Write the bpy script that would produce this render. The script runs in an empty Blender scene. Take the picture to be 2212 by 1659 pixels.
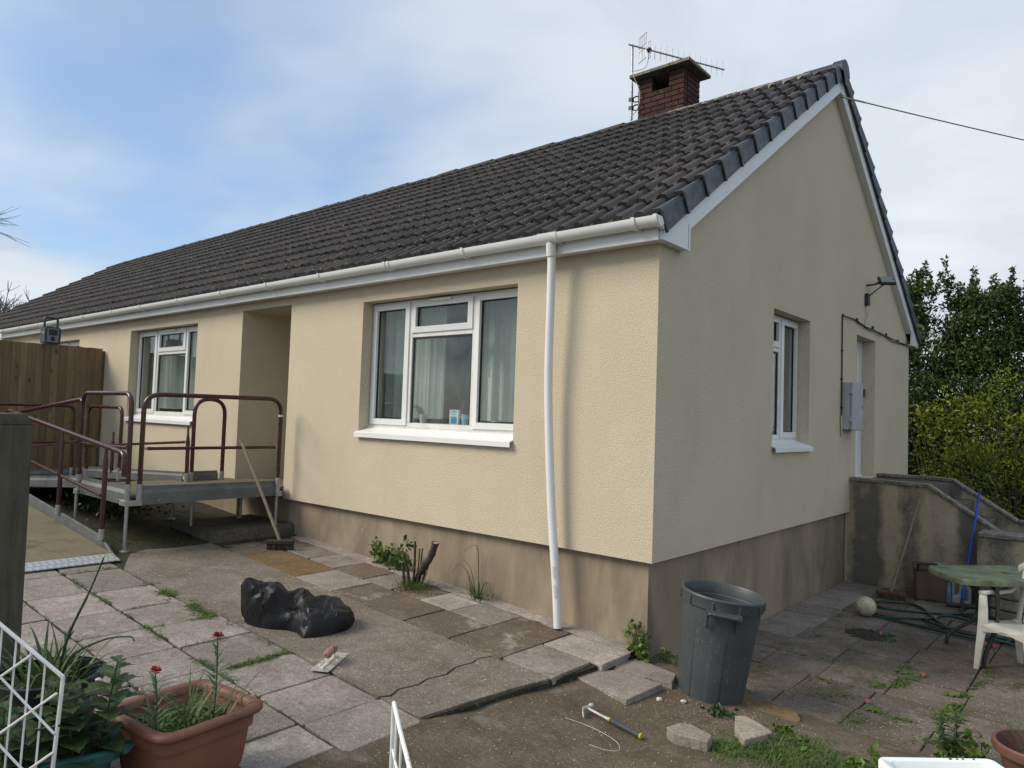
import bpy, bmesh, math, random
import numpy as np
from mathutils import Vector, Matrix, noise as mnoise
R = math.radians
random.seed(7); rng = np.random.default_rng(7)
scn = bpy.context.scene
col = scn.collection

# ------------------------------------------------------------------ camera
cam_d = bpy.data.cameras.new('camera'); cam = bpy.data.objects.new('camera', cam_d); col.objects.link(cam)
cam_d.sensor_width = 36; cam_d.sensor_fit = 'HORIZONTAL'; cam_d.lens = 1560.886/2212*36
cam_d.clip_start = .05; cam_d.clip_end = 900
_y, _p, _r = R(40.5493), R(2.6244), R(1.9278)
_fw = Vector((-math.sin(_y)*math.cos(_p), math.cos(_y)*math.cos(_p), math.sin(_p)))
_rt = Vector((math.cos(_y), math.sin(_y), 0)); _up = _rt.cross(_fw)
_r2 = _rt*math.cos(_r)+_up*math.sin(_r); _u2 = -_rt*math.sin(_r)+_up*math.cos(_r)
cam.matrix_world = Matrix(((_r2.x,_u2.x,-_fw.x,2.6855),(_r2.y,_u2.y,-_fw.y,-4.795),(_r2.z,_u2.z,-_fw.z,1.047),(0,0,0,1)))
scn.camera = cam

# ------------------------------------------------------------------ sky, sun, exposure
SUN_EL, SUN_AZ = 40.0, 221.0     # azimuth of the sun, degrees clockwise from +y
wd = bpy.data.worlds.new('World'); scn.world = wd; wd.use_nodes = True
nt = wd.node_tree; nt.nodes.clear()
def wn(t, **k):
    n = nt.nodes.new(t)
    for a, b in k.items(): setattr(n, a, b)
    return n
out = wn('ShaderNodeOutputWorld'); bg = wn('ShaderNodeBackground'); bg.inputs['Strength'].default_value = .12
sky = wn('ShaderNodeTexSky', sky_type='NISHITA'); sky.sun_disc = False
sky.sun_elevation = R(SUN_EL); sky.sun_rotation = R(SUN_AZ); sky.air_density = 1.0; sky.dust_density = .6; sky.ozone_density = 1.2
tc = wn('ShaderNodeTexCoord'); sep = wn('ShaderNodeSeparateXYZ'); nt.links.new(tc.outputs['Generated'], sep.inputs[0])
addz = wn('ShaderNodeMath', operation='ADD'); addz.inputs[1].default_value = .16
mx = wn('ShaderNodeMath', operation='MAXIMUM'); mx.inputs[1].default_value = .03
nt.links.new(sep.outputs['Z'], mx.inputs[0]); nt.links.new(mx.outputs[0], addz.inputs[0])
dx = wn('ShaderNodeMath', operation='DIVIDE'); dy = wn('ShaderNodeMath', operation='DIVIDE')
for d, o_ in ((dx,'X'),(dy,'Y')):
    nt.links.new(sep.outputs[o_], d.inputs[0]); nt.links.new(addz.outputs[0], d.inputs[1])
cmb = wn('ShaderNodeCombineXYZ'); nt.links.new(dx.outputs[0], cmb.inputs[0]); nt.links.new(dy.outputs[0], cmb.inputs[1])
def wnoise(scale, detail, rough, off, dist=0.):
    mp = wn('ShaderNodeMapping'); mp.inputs['Location'].default_value = off
    nt.links.new(cmb.outputs[0], mp.inputs[0])
    n = wn('ShaderNodeTexNoise'); n.inputs['Scale'].default_value = scale; n.inputs['Detail'].default_value = detail
    n.inputs['Roughness'].default_value = rough; n.inputs['Distortion'].default_value = dist
    nt.links.new(mp.outputs[0], n.inputs['Vector']); return n
def wramp(src, stops, interp='EASE'):
    r = wn('ShaderNodeValToRGB'); r.color_ramp.interpolation = interp
    e = r.color_ramp.elements
    while len(e) < len(stops): e.new(.5)
    for el, (p, c) in zip(e, stops): el.position = p; el.color = c if len(c) == 4 else (*c, 1)
    nt.links.new(src, r.inputs[0]); return r
cov = wnoise(.42, 5, .5, (6.0, 1.2, 0), .3)         # where cloud covers the blue
cmask = wramp(cov.outputs['Fac'], [(.36, (.0,)*3), (.54, (1,)*3)])
tone = wnoise(1.1, 6, .55, (7.7, 2.5, 0), .5)
ctone = wramp(tone.outputs['Fac'], [(.3, (3.5, 3.95, 4.5)), (.5, (4.75, 5.2, 5.7)), (.7, (5.5, 5.85, 6.2))])
mixc = wn('ShaderNodeMix', data_type='RGBA')
skyg = wn('ShaderNodeMix', data_type='RGBA'); skyg.blend_type = 'MIX'; skyg.inputs[0].default_value = .35
nt.links.new(sky.outputs[0], skyg.inputs[6]); skyg.inputs[7].default_value = (2.2, 3.7, 6.3, 1)
nt.links.new(cmask.outputs[0], mixc.inputs[0]); nt.links.new(skyg.outputs[2], mixc.inputs[6]); nt.links.new(ctone.outputs[0], mixc.inputs[7])
nt.links.new(mixc.outputs[2], bg.inputs[0]); nt.links.new(bg.outputs[0], out.inputs[0])

sun_d = bpy.data.lights.new('sun', 'SUN'); sun = bpy.data.objects.new('sun', sun_d); col.objects.link(sun)
sun_d.energy = 2.8; sun_d.angle = R(28); sun_d.color = (1.0, .90, .74)
_sd = Vector((math.sin(R(SUN_AZ))*math.cos(R(SUN_EL)), math.cos(R(SUN_AZ))*math.cos(R(SUN_EL)), math.sin(R(SUN_EL))))
sun.rotation_euler = _sd.to_track_quat('Z', 'Y').to_euler()
scn.view_settings.view_transform = 'Standard'; scn.view_settings.look = 'None'
scn.view_settings.exposure = 0.36; scn.view_settings.gamma = 1.0; scn.view_settings.use_curve_mapping = False

# ------------------------------------------------------------------ material helpers
class NT:
    def __init__(s, name):
        s.m = bpy.data.materials.new(name); s.m.use_nodes = True
        s.t = s.m.node_tree; s.t.nodes.clear()
        s.out = s.n('ShaderNodeOutputMaterial'); s.b = s.n('ShaderNodeBsdfPrincipled')
        s.l(s.b.outputs[0], s.out.inputs[0])
        s.pos = s.n('ShaderNodeNewGeometry').outputs['Position']
    def n(s, t, **k):
        x = s.t.nodes.new(t)
        for a, b in k.items(): setattr(x, a, b)
        return x
    def l(s, a, b): s.t.links.new(a, b)
    def setin(s, sock, v):
        if hasattr(v, 'is_linked') or isinstance(v, bpy.types.NodeSocket): s.l(v, sock)
        elif isinstance(v, (tuple, list)): sock.default_value = (*v, 1) if len(v) == 3 and sock.type == 'RGBA' else v
        else: sock.default_value = v
    def vec(s, scale=(1,1,1), off=(0,0,0), rot=(0,0,0), src=None):
        mp = s.n('ShaderNodeMapping'); mp.inputs['Scale'].default_value = scale; mp.inputs['Location'].default_value = off; mp.inputs['Rotation'].default_value = rot
        s.l(src or s.pos, mp.inputs[0]); return mp.outputs[0]
    def noise(s, scale, detail=4, rough=.55, vec=None, dist=0):
        x = s.n('ShaderNodeTexNoise'); x.inputs['Scale'].default_value = scale; x.inputs['Detail'].default_value = detail
        x.inputs['Roughness'].default_value = rough; x.inputs['Distortion'].default_value = dist
        s.l(vec or s.pos, x.inputs['Vector']); return x.outputs['Fac']
    def voro(s, scale, feature='F1', vec=None, out='Distance', rnd=1):
        x = s.n('ShaderNodeTexVoronoi', feature=feature); x.inputs['Scale'].default_value = scale; x.inputs['Randomness'].default_value = rnd
        s.l(vec or s.pos, x.inputs['Vector']); return x.outputs[out]
    def ramp(s, f, a, b, ca=(0,0,0), cb=(1,1,1), interp='LINEAR'):
        r = s.n('ShaderNodeValToRGB'); r.color_ramp.interpolation = interp; e = r.color_ramp.elements
        e[0].position = a; e[1].position = b; e[0].color = (*ca, 1); e[1].color = (*cb, 1)
        s.l(f, r.inputs[0]); return r.outputs[0]
    def mix(s, f, a, b, blend='MIX'):
        x = s.n('ShaderNodeMix', data_type='RGBA'); x.blend_type = blend
        s.setin(x.inputs[0], f); s.setin(x.inputs[6], a); s.setin(x.inputs[7], b); return x.outputs[2]
    def math(s, op, a, b=0., clamp=False):
        x = s.n('ShaderNodeMath', operation=op); x.use_clamp = clamp; s.setin(x.inputs[0], a); s.setin(x.inputs[1], b); return x.outputs[0]
    def xyz(s, i, src=None):
        x = s.n('ShaderNodeSeparateXYZ'); s.l(src or s.pos, x.inputs[0]); return x.outputs[i]
    def rnd(s): return s.n('ShaderNodeObjectInfo').outputs['Random']
    def bump(s, h, strength=.5, dist=.01, prev=None):
        x = s.n('ShaderNodeBump'); x.inputs['Strength'].default_value = strength; x.inputs['Distance'].default_value = dist
        s.l(h, x.inputs['Height'])
        if prev: s.l(prev, x.inputs['Normal'])
        return x.outputs[0]
    def fin(s, c, rough=.7, metal=0, normal=None, spec=.5, **k):
        s.setin(s.b.inputs['Base Color'], c); s.setin(s.b.inputs['Roughness'], rough); s.setin(s.b.inputs['Metallic'], metal)
        s.b.inputs['Specular IOR Level'].default_value = spec
        for a, v in k.items(): s.setin(s.b.inputs[a], v)
        if normal: s.l(normal, s.b.inputs['Normal'])
        return s.m
def simple(name, c, rough=.6, metal=0, var=.25, scale=14, bump=.15, bscale=60, spec=.5, bdist=.004, c2=None, rv=.1):
    s = NT(name)
    n1 = s.noise(scale, 5, .6); dk = tuple(x*(1-var) for x in c); lt = c2 or tuple(min(1, x*(1+var)) for x in c)
    cc = s.ramp(n1, .3, .7, dk, lt)
    rr = s.ramp(s.noise(scale*2.3, 3), .3, .7, (max(.05, rough-rv),)*3, (min(1, rough+rv),)*3)
    nm = s.bump(s.noise(bscale, 4), bump, bdist) if bump else None
    return s.fin(cc, rr, metal, nm, spec)
M = {}
def concrete(name, c, stain, specks=.5, white=.25, moss=0., wet=0., rnd=.2):
    s = NT(name)
    big = s.noise(2.2, 5, .6); mid = s.noise(9, 5, .65); fine = s.noise(170, 3, .7)
    c1 = s.mix(s.ramp(big, .35, .7), c, stain)
    c1 = s.mix(s.math('MULTIPLY', s.ramp(mid, .45, .75), .55), c1, tuple(x*.62 for x in c))
    if rnd:
        rr = s.ramp(s.rnd(), 0, 1, (1-rnd, 1-rnd, 1-rnd*1.05), (1+rnd, 1+rnd*.93, 1+rnd*.9)); c1 = s.mix(1., c1, rr, 'MULTIPLY')
    c1 = s.mix(1., c1, s.ramp(fine, .3, .7, (.55,)*3, (1.4,)*3), 'MULTIPLY')
    gl_ = s.ramp(s.noise(105, 2, .8, s.vec((1, 1, 1), (8, 3, 1))), .60, .70); c1 = s.mix(s.math('MULTIPLY', gl_, .34), c1, tuple(min(.6, x*2.1+.08) for x in c))
    grain = s.noise(48, 5, .8); c1 = s.mix(1., c1, s.ramp(grain, .3, .72, (.55,)*3, (1.35,)*3), 'MULTIPLY')
    blot = s.noise(5.5, 6, .75, s.vec((1, 1, 1), (2, 6, 1)), .8); c1 = s.mix(s.math('MULTIPLY', s.ramp(blot, .5, .72), .55), c1, tuple(x*.45 for x in stain))
    if moss:
        mm = s.math('MULTIPLY', s.ramp(s.noise(3.3, 6, .7), .52, .66), moss); c1 = s.mix(mm, c1, (.055, .052, .018))
    if white:
        wv = s.ramp(s.noise(3.0, 7, .72, s.vec((1, 1, 1), (5, 9, 2))), .56, .74); c1 = s.mix(s.math('MULTIPLY', wv, white), c1, (.62, .6, .56))
    if specks:   # dried render crumbs
        vd = s.voro(60); vc = s.voro(60, out='Color'); keep = s.ramp(s.xyz(0, vc), .70, .9)
        pt = s.ramp(vd, .14, .3, (1,)*3, (0,)*3); c1 = s.mix(s.math('MULTIPLY', s.math('MULTIPLY', pt, keep), specks), c1, (.62, .59, .52))
    rough = s.ramp(mid, .3, .7, (.62-wet,)*3, (.95-wet*.3,)*3)
    nm = s.bump(fine, .5, .004); nm = s.bump(grain, .5, .006, nm); nm = s.bump(mid, .3, .012, nm)
    return s.fin(c1, rough, 0, nm, .35)

# cream textured render
s = NT('cream_render')
g = s.noise(95, 3, .6); g2 = s.noise(34, 3, .6)
c1 = s.ramp(s.noise(1.1, 4, .6), .3, .7, (.535, .470, .355), (.58, .51, .385))
c1 = s.mix(1., c1, s.ramp(g, .3, .7, (.75,)*3, (1.16,)*3), 'MULTIPLY')
gw = s.noise(2.4, 5, .6, s.vec((1, 1, .35))); c1 = s.mix(s.math('MULTIPLY', s.ramp(gw, .55, .8), .22), c1, (.36, .305, .22))
nm = s.bump(g, .9, .006); nm = s.bump(g2, .35, .006, nm)
M['render'] = s.fin(c1, .93, 0, nm, .2)

# old plinth render, patchy and damp
s = NT('plinth_render')
z = s.xyz(2); st = s.noise(1.6, 6, .65, s.vec((1.4, 1.4, .55)), .5); pn = s.noise(1.3, 4, .6)
c1 = s.ramp(pn, .3, .7, (.25, .195, .145), (.34, .28, .20))
c1 = s.mix(s.math('MULTIPLY', s.ramp(st, .42, .66), .8), c1, (.15, .125, .095))
algae = s.ramp(s.math('ADD', s.math('MULTIPLY', z, -1.6), s.math('MULTIPLY', s.noise(2.6, 6, .7), .9)), 1.0, 1.6)
c1 = s.mix(s.math('MULTIPLY', algae, .9), c1, (.125, .108, .042))
peel = s.ramp(s.noise(9, 7, .75, s.vec((1, 1, 1), (4, 0, 3))), .68, .72); c1 = s.mix(s.math('MULTIPLY', peel, .55), c1, (.42, .37, .32))
blk = s.ramp(s.noise(24, 5, .8, s.vec((1, 1, .7))), .66, .72); c1 = s.mix(s.math('MULTIPLY', blk, .5), c1, (.055, .05, .04))
nm = s.bump(s.noise(40, 5, .65), .3, .006)
M['plinth'] = s.fin(c1, .9, 0, nm, .3)
# garden step wall: tan render with black mould runs
s = NT('mouldy_render')
st = s.noise(1.0, 3, .5, s.vec((3.0, .3, .10), (1.45, 0, 0)), .25); sp = s.noise(34, 6, .75); bl = s.noise(2.6, 6, .7)
c1 = s.ramp(bl, .3, .7, (.33, .275, .195), (.44, .37, .265))
dk = s.ramp(s.math('ADD', st, s.math('MULTIPLY', s.math('SUBTRACT', bl, .5), .85)), .40, .58)
c1 = s.mix(s.math('MULTIPLY', dk, .85), c1, (.085, .084, .076))
c1 = s.mix(s.math('MULTIPLY', s.ramp(sp, .55, .68), .45), c1, (.045, .045, .04))
wh = s.ramp(s.voro(30), .10, .2, (1,)*3, (0,)*3); c1 = s.mix(s.math('MULTIPLY', s.math('MULTIPLY', wh, s.ramp(s.noise(4, 4), .45, .6)), .4), c1, (.36, .35, .32))
nm = s.bump(sp, .5, .008)
M['mould'] = s.fin(c1, .95, 0, nm, .2)
M['coping'] = simple('coping_stone', (.13, .105, .09), .9, var=.45, scale=20, bump=.4, c2=(.26, .23, .2))

def rooftile(name, base, lich, rough):
    s = NT(name)
    n1 = s.noise(7, 5, .6); f = s.noise(120, 3, .7)
    c1 = s.ramp(n1, .3, .7, tuple(x*.75 for x in base), tuple(x*1.3 for x in base))
    rr = s.ramp(s.rnd(), 0, 1, (.8, .8, .82), (1.2, 1.17, 1.14)); c1 = s.mix(1., c1, rr, 'MULTIPLY')
    c1 = s.mix(1., c1, s.ramp(f, .3, .7, (.5,)*3, (1.55,)*3), 'MULTIPLY')
    gq = s.noise(42, 4, .8); c1 = s.mix(1., c1, s.ramp(gq, .3, .72, (.6,)*3, (1.4,)*3), 'MULTIPLY')
    vd = s.voro(38); keep = s.ramp(s.noise(5, 5, .7), .5, .62)
    sp = s.math('MULTIPLY', s.ramp(vd, .2, .34, (1,)*3, (0,)*3), keep); c1 = s.mix(s.math('MULTIPLY', sp, lich), c1, (.20, .19, .17))
    v2 = s.voro(9); k2 = s.ramp(v2, .07, .11, (1,)*3, (0,)*3); c1 = s.mix(s.math('MULTIPLY', k2, lich*.9), c1, (.36, .35, .31))
    nm = s.bump(f, .5, .005); nm = s.bump(s.noise(30, 5, .7), .5, .008, nm)
    return s.fin(c1, rough, 0, nm, .3)
M['tile'] = rooftile('weathered_concrete_tile', (.048, .044, .042), .9, .95)
M['tile_new'] = rooftile('clean_concrete_tile', (.052, .045, .042), .12, .62)
M['ridge'] = rooftile('lichened_ridge_tile', (.058, .053, .044), 1., .95)
M['mortar'] = simple('bedding_mortar', (.20, .18, .15), .95, var=.35, scale=22, bump=.6, bscale=45, bdist=.01)
M['verge'] = simple('verge_plastic', (.034, .038, .045), .5, var=.15, scale=6, bump=.05, spec=.4)
M['upvc'] = simple('white_upvc', (.70, .715, .72), .4, var=.035, scale=3, bump=0, rv=.02)
M['upvc_old'] = simple('older_white_upvc', (.66, .66, .64), .4, var=.10, scale=9, bump=.03)
M['sill'] = simple('new_white_sill', (.72, .725, .72), .4, var=.02, scale=3, bump=0, rv=.02)
M['gasket'] = simple('black_gasket', (.012, .012, .013), .6, var=.1, bump=0)
M['brick'] = rooftile('engineering_brick', (.050, .0185, .0155), .55, .85)
M['brick_mortar'] = simple('dark_mortar', (.045, .038, .034), .95, var=.3, bump=.4)
M['cap'] = simple('chimney_slab', (.125, .12, .085), .95, var=.45, scale=25, bump=.9, bscale=45, bdist=.02, c2=(.25, .24, .2))
M['metal'] = simple('dull_aluminium', (.40, .41, .42), .45, .8, var=.15, scale=20, bump=.1)
M['galv'] = simple('galvanised_steel', (.33, .34, .34), .45, .6, var=.2, scale=26, bump=.1)
M['kerb'] = simple('grey_ramp_panel', (.115, .125, .132), .48, .15, var=.22, scale=7, bump=.06)
M['maroon'] = simple('maroon_paint', (.045, .0115, .011), .28, 0, var=.22, scale=11, bump=.05)
M['black'] = simple('black_plastic', (.015, .015, .016), .45, var=.2, bump=.05)
M['wood_grey'] = None
def wood(name, c, dark, knots=.6, scale=1.0, grey=0.):
    s = NT(name)
    v = s.vec((9*scale, 9*scale, .8*scale)); n1 = s.noise(2.2, 6, .6, v, .6)
    c1 = s.ramp(n1, .3, .72, dark, c)
    rr = s.ramp(s.rnd(), 0, 1, (.72, .72, .72), (1.2, 1.18, 1.12)); c1 = s.mix(1., c1, rr, 'MULTIPLY')
    if knots:
        kv = s.voro(3.4, vec=s.vec((1.9, 1.9, 1.0))); c1 = s.mix(s.math('MULTIPLY', s.ramp(kv, .07, .2, (1,)*3, (0,)*3), knots), c1, tuple(x*.35 for x in dark))
    if grey:
        c1 = s.mix(s.math('MULTIPLY', s.ramp(s.noise(5, 5, .7), .4, .65), grey), c1, (.10, .10, .075))
    nm = s.bump(n1, .5, .006)
    return s.fin(c1, .85, 0, nm, .25)
M['fence'] = wood('treated_fence_board', (.225, .165, .088), (.135, .098, .055), .85, 1., .3)
M['post'] = wood('weathered_gatepost', (.095, .085, .066), (.038, .034, .027), 0, 1.4, .6)
M['handle'] = wood('grey_broom_handle', (.28, .235, .18), (.16, .135, .10), 0, 3.)
M['bristle'] = simple('dark_bristle', (.045, .034, .028), .9, var=.5, scale=60, bump=0)
M['bristle_brown'] = simple('brown_bristle', (.085, .05, .033), .9, var=.5, scale=60, bump=0)
M['blue'] = simple('blue_handle', (.02, .07, .48), .3, var=.12, scale=8, bump=0)
M['white_wire'] = simple('white_coated_wire', (.74, .74, .72), .35, var=.1, scale=18, bump=.03)
M['soil'] = simple('dark_compost', (.036, .028, .02), .95, var=.6, scale=40, bump=.9, bscale=70, bdist=.02)
M['curtain'] = None
s = NT('pale_lace_curtain')
lace = s.voro(9, vec=s.vec((1, 1, .8)), feature='DISTANCE_TO_EDGE'); c1 = s.mix(s.ramp(lace, .04, .14), (.48, .51, .47), (.45, .48, .445))
c1 = s.mix(s.math('MULTIPLY', s.ramp(s.noise(3, 4), .4, .7), .3), c1, (.33, .36, .33))
M['curtain'] = s.fin(c1, .95, 0, None, .1, **{'Transmission Weight': 0.})
def glass(name, fog=0.):
    s = NT(name); s.t.nodes.remove(s.b)
    tr = s.n('ShaderNodeBsdfTransparent'); tr.inputs[0].default_value = (.93, .96, .95, 1)
    gl = s.n('ShaderNodeBsdfGlossy'); gl.inputs['Roughness'].default_value = .015; gl.inputs[0].default_value = (.9, .95, .95, 1)
    lw = s.n('ShaderNodeLayerWeight'); lw.inputs[0].default_value = .5
    f = s.math('ADD', s.math('MULTIPLY', s.math('POWER', lw.outputs['Facing'], 5.), .9), .05, True)
    mx_ = s.n('ShaderNodeMixShader'); s.l(f, mx_.inputs[0]); s.l(tr.outputs[0], mx_.inputs[1]); s.l(gl.outputs[0], mx_.inputs[2])
    last = mx_.outputs[0]
    if fog:
        df = s.n('ShaderNodeBsdfDiffuse'); df.inputs[0].default_value = (.38, .42, .43, 1)
        run = s.noise(1, 5, .7, s.vec((75, 75, 3.2))); bb = s.noise(4, 3)
        fac = s.math('MULTIPLY', s.math('ADD', s.math('MULTIPLY', s.ramp(run, .5, .8), .55), s.math('MULTIPLY', s.ramp(bb, .35, .8), .5)), fog)
        m2 = s.n('ShaderNodeMixShader'); s.l(fac, m2.inputs[0]); s.l(last, m2.inputs[1]); s.l(df.outputs[0], m2.inputs[2]); last = m2.outputs[0]
    s.l(last, s.out.inputs[0]); return s.m
M['glass'] = glass('window_glass', .07); M['glass_wet'] = glass('fogged_window_glass', .22)
M['room'] = simple('room_plaster', (.30, .27, .22), .9, var=.1, bump=0)
M['room_dark'] = simple('room_carpet', (.06, .045, .035), .95, var=.2, bump=0)
M['slab'] = concrete('pinkish_paving_slab', (.27, .238, .212), (.20, .175, .152), .6, .35, .3)
M['slab_damp'] = concrete('damp_brown_slab', (.17, .133, .10), (.105, .082, .06), .4, .5, .15, .1)
M['slab_ochre'] = concrete('ochre_slab', (.235, .150, .070), (.16, .10, .048), .4, .1, .1, .05)
M['slab_pale'] = concrete('dusty_pale_slab', (.34, .30, .265), (.27, .235, .205), .5, .6, 0)
M['slab_dirty'] = concrete('mossy_patio_slab', (.185, .152, .125), (.098, .079, .058), .7, .2, .85)
M['conc'] = concrete('poured_concrete_path', (.205, .178, .145), (.14, .118, .088), .8, .3, .22, 0, 0)
M['conc_step'] = concrete('mossy_concrete_step_shaded', (.11, .10, .085), (.06, .054, .042), .4, .1, .5, 0, 0)  # mossy concrete, darkened further to imitate shade below the platform
M['yard'] = concrete('gritty_yard', (.14, .11, .075), (.082, .062, .040), .35, .2, .65, 0, 0)
M['bed'] = concrete('joint_soil', (.05, .043, .03), (.035, .03, .02), .35, 0, .6, 0, 0)
M['moss'] = concrete('mossy_soil_shaded', (.032, .030, .018), (.02, .022, .010), .35, 0, .7, 0, 0)  # mossy soil, colour deepened to put the under-ramp shade into it
M['field'] = concrete('rough_ground', (.07, .075, .035), (.05, .05, .025), .2, 0, .5, 0, 0)
M['brokenstone'] = concrete('broken_slab_piece', (.32, .275, .225), (.24, .205, .17), .3, .35, .1)
# ramp deck: open grp grid
s = NT('grp_grid_deck')
vv = s.vec((1, 1, 1), rot=(0, 0, 0)); bx_ = s.math('FRACT', s.math('MULTIPLY', s.xyz(0), 26)); by_ = s.math('FRACT', s.math('MULTIPLY', s.xyz(1), 40))
hole = s.math('MULTIPLY', s.math('GREATER_THAN', bx_, .42), s.math('GREATER_THAN', by_, .45))
c1 = s.mix(s.ramp(s.noise(3, 5), .35, .7), (.235, .20, .125), (.17, .15, .10)); c1 = s.mix(hole, c1, (.055, .048, .03))
c1 = s.mix(s.math('MULTIPLY', s.ramp(s.noise(2.6, 6, .7), .54, .66), .8), c1, (.085, .075, .022))
M['grid'] = s.fin(c1, .85, 0, s.bump(s.math('SUBTRACT', 1., hole), .6, .006), .3)
s = NT('chequer_plate'); ck = s.n('ShaderNodeTexChecker'); ck.inputs['Scale'].default_value = 26; s.l(s.vec((1, 1, 1), rot=(0, 0, .78)), ck.inputs[0])
c1 = s.mix(ck.outputs['Fac'], (.42, .43, .43), (.62, .63, .62)); M['chequer'] = s.fin(c1, .42, .6, s.bump(ck.outputs['Fac'], .3, .003), .5)
def leafmat(name, c, c2, rough=.5, trans=.25):
    s = NT(name); n1 = s.noise(5, 4); n2 = s.noise(55, 2)
    c1 = s.ramp(n1, .32, .68, c, c2); c1 = s.mix(1., c1, s.ramp(n2, .3, .7, (.6,)*3, (1.4,)*3), 'MULTIPLY')
    s.fin(c1, rough, 0, None, .35)
    tl = s.n('ShaderNodeBsdfTranslucent'); s.l(c1, tl.inputs[0]); ms = s.n('ShaderNodeMixShader'); ms.inputs[0].default_value = trans
    s.l(s.b.outputs[0], ms.inputs[1]); s.l(tl.outputs[0], ms.inputs[2]); s.l(ms.outputs[0], s.out.inputs[0]); return s.m
M['leaf_dark'] = leafmat('privet_leaf', (.034, .062, .017), (.072, .118, .028))
M['leaf_gold'] = leafmat('golden_privet_leaf', (.075, .105, .012), (.20, .225, .018))
M['leaf_weed'] = leafmat('weed_leaf', (.060, .105, .022), (.115, .175, .035))
M['leaf_grass'] = leafmat('grass_blade', (.055, .10, .022), (.12, .18, .045))
M['leaf_dull'] = leafmat('nettle_leaf', (.032, .062, .022), (.06, .10, .034))
M['leaf_bulb'] = leafmat('strap_leaf', (.045, .085, .022), (.10, .155, .05))
M['leaf_grey'] = leafmat('pink_leaf', (.07, .12, .055), (.12, .18, .09))
M['petal'] = leafmat('crimson_petal', (.10, .003, .006), (.28, .006, .012))
M['pink'] = leafmat('pink_petal', (.40, .10, .11), (.55, .18, .17))
M['stem'] = simple('brown_stem', (.045, .035, .024), .85, var=.4, scale=30, bump=.5)
M['bark'] = simple('grey_bark', (.055, .043, .034), .9, var=.5, scale=28, bump=.8, bscale=60, bdist=.012)
M['twig'] = simple('bare_twig', (.21, .185, .155), .9, var=.3, bump=0)
M['terracotta'] = simple('terracotta_plastic', (.185, .075, .043), .55, var=.12, scale=5, bump=.12, bscale=120, bdist=.002)
M['teal'] = simple('teal_plastic', (.024, .085, .076), .45, var=.14, scale=6, bump=.05)
M['brown_pot'] = simple('brown_pot_plastic', (.125, .058, .043), .5, var=.15, scale=6, bump=.08)
M['box_brown'] = simple('brown_storage_plastic', (.085, .052, .040), .55, var=.2, scale=6, bump=.06)
M['ceramic'] = simple('white_ceramic', (.76, .80, .80), .13, var=.03, scale=5, bump=0)
s = NT('scuffed_grey_plastic')
c1 = s.ramp(s.noise(4, 4), .3, .7, (.044, .051, .057), (.062, .071, .078))
scf = s.ramp(s.noise(3.2, 7, .75, s.vec((1, 1, .42), (2.3, 0, 1.1)), 1.2), .60, .72); fine = s.ramp(s.noise(26, 5, .7, s.vec((1, 1, .5))), .42, .6)
c1 = s.mix(s.math('MULTIPLY', s.math('MULTIPLY', scf, fine), .75), c1, (.42, .43, .43))
ds = s.ramp(s.voro(33), .06, .1, (1,)*3, (0,)*3); c1 = s.mix(s.math('MULTIPLY', ds, .5), c1, (.5, .5, .48))
M['bin'] = s.fin(c1, .45, 0, s.bump(s.noise(30, 4), .08, .003), .4)
s = NT('black_bin_liner'); w1 = s.voro(9, 'DISTANCE_TO_EDGE', s.vec((1, 1, 1.5))); w2 = s.noise(26, 4, .6, None, 1.5)
nm = s.bump(w2, .35, .008)
M['bag'] = s.fin((.0085, .009, .011), .47, 0, nm, .3)
s = NT('mossy_green_resin'); c1 = s.ramp(s.noise(6, 6, .7), .35, .7, (.06, .088, .05), (.23, .245, .15))
c1 = s.mix(s.math('MULTIPLY', s.ramp(s.voro(20), .1, .25, (1,)*3, (0,)*3), .3), c1, (.30, .30, .2)); M['table'] = s.fin(c1, .6, 0, s.bump(s.noise(40, 4), .2, .004), .35)
M['table_leg'] = simple('dark_green_tube', (.028, .034, .026), .5, .1, var=.35, scale=18, bump=.15)
M['chair'] = simple('grubby_white_resin', (.56, .54, .46), .5, var=.2, scale=9, bump=.12, c2=(.66, .65, .6))
M['hose'] = simple('green_hose', (.012, .042, .030), .38, var=.25, scale=14, bump=.05)
M['ball'] = simple('grubby_ball', (.42, .38, .28), .7, var=.4, scale=12, bump=.25, bscale=35)
M['bottle_blue'] = simple('blue_bottle_plastic', (.10, .20, .27), .35, var=.2, scale=20, bump=0)
M['jug'] = simple('grey_jug_plastic', (.30, .31, .32), .4, var=.12, scale=12, bump=0)
M['label'] = simple('dark_paper_label', (.10, .13, .14), .6, var=.5, scale=40, bump=0)
M['label_white'] = simple('printed_white_label', (.55, .56, .56), .55, var=.2, scale=60, bump=0)
M['rag'] = simple('dirty_rag', (.26, .235, .20), .95, var=.3, scale=20, bump=.4)
M['steel'] = simple('trowel_steel', (.46, .455, .44), .4, .45, var=.3, scale=20, bump=.25, c2=(.62, .61, .58))
M['red_grip'] = simple('dusty_red_grip', (.25, .075, .062), .75, var=.3, scale=30, bump=.2, c2=(.40, .24, .21))
M['plaster'] = simple('dried_plaster', (.52, .50, .46), .9, var=.3, scale=30, bump=.5)
M['hammer_grip'] = simple('grey_rubber_grip', (.045, .055, .06), .7, var=.5, scale=50, bump=.3)
M['yellow'] = simple('yellow_plastic', (.50, .34, .04), .5, var=.2, bump=0)
M['radio_dark'] = simple('dark_teal_rubber', (.022, .034, .045), .5, var=.2, scale=20, bump=.05)
M['radio_grey'] = simple('grey_radio_panel', (.16, .18, .19), .45, var=.15, scale=20, bump=.05)
M['meter'] = simple('grey_meter_plastic', (.36, .38, .40), .5, var=.08, scale=7, bump=.04)
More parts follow.
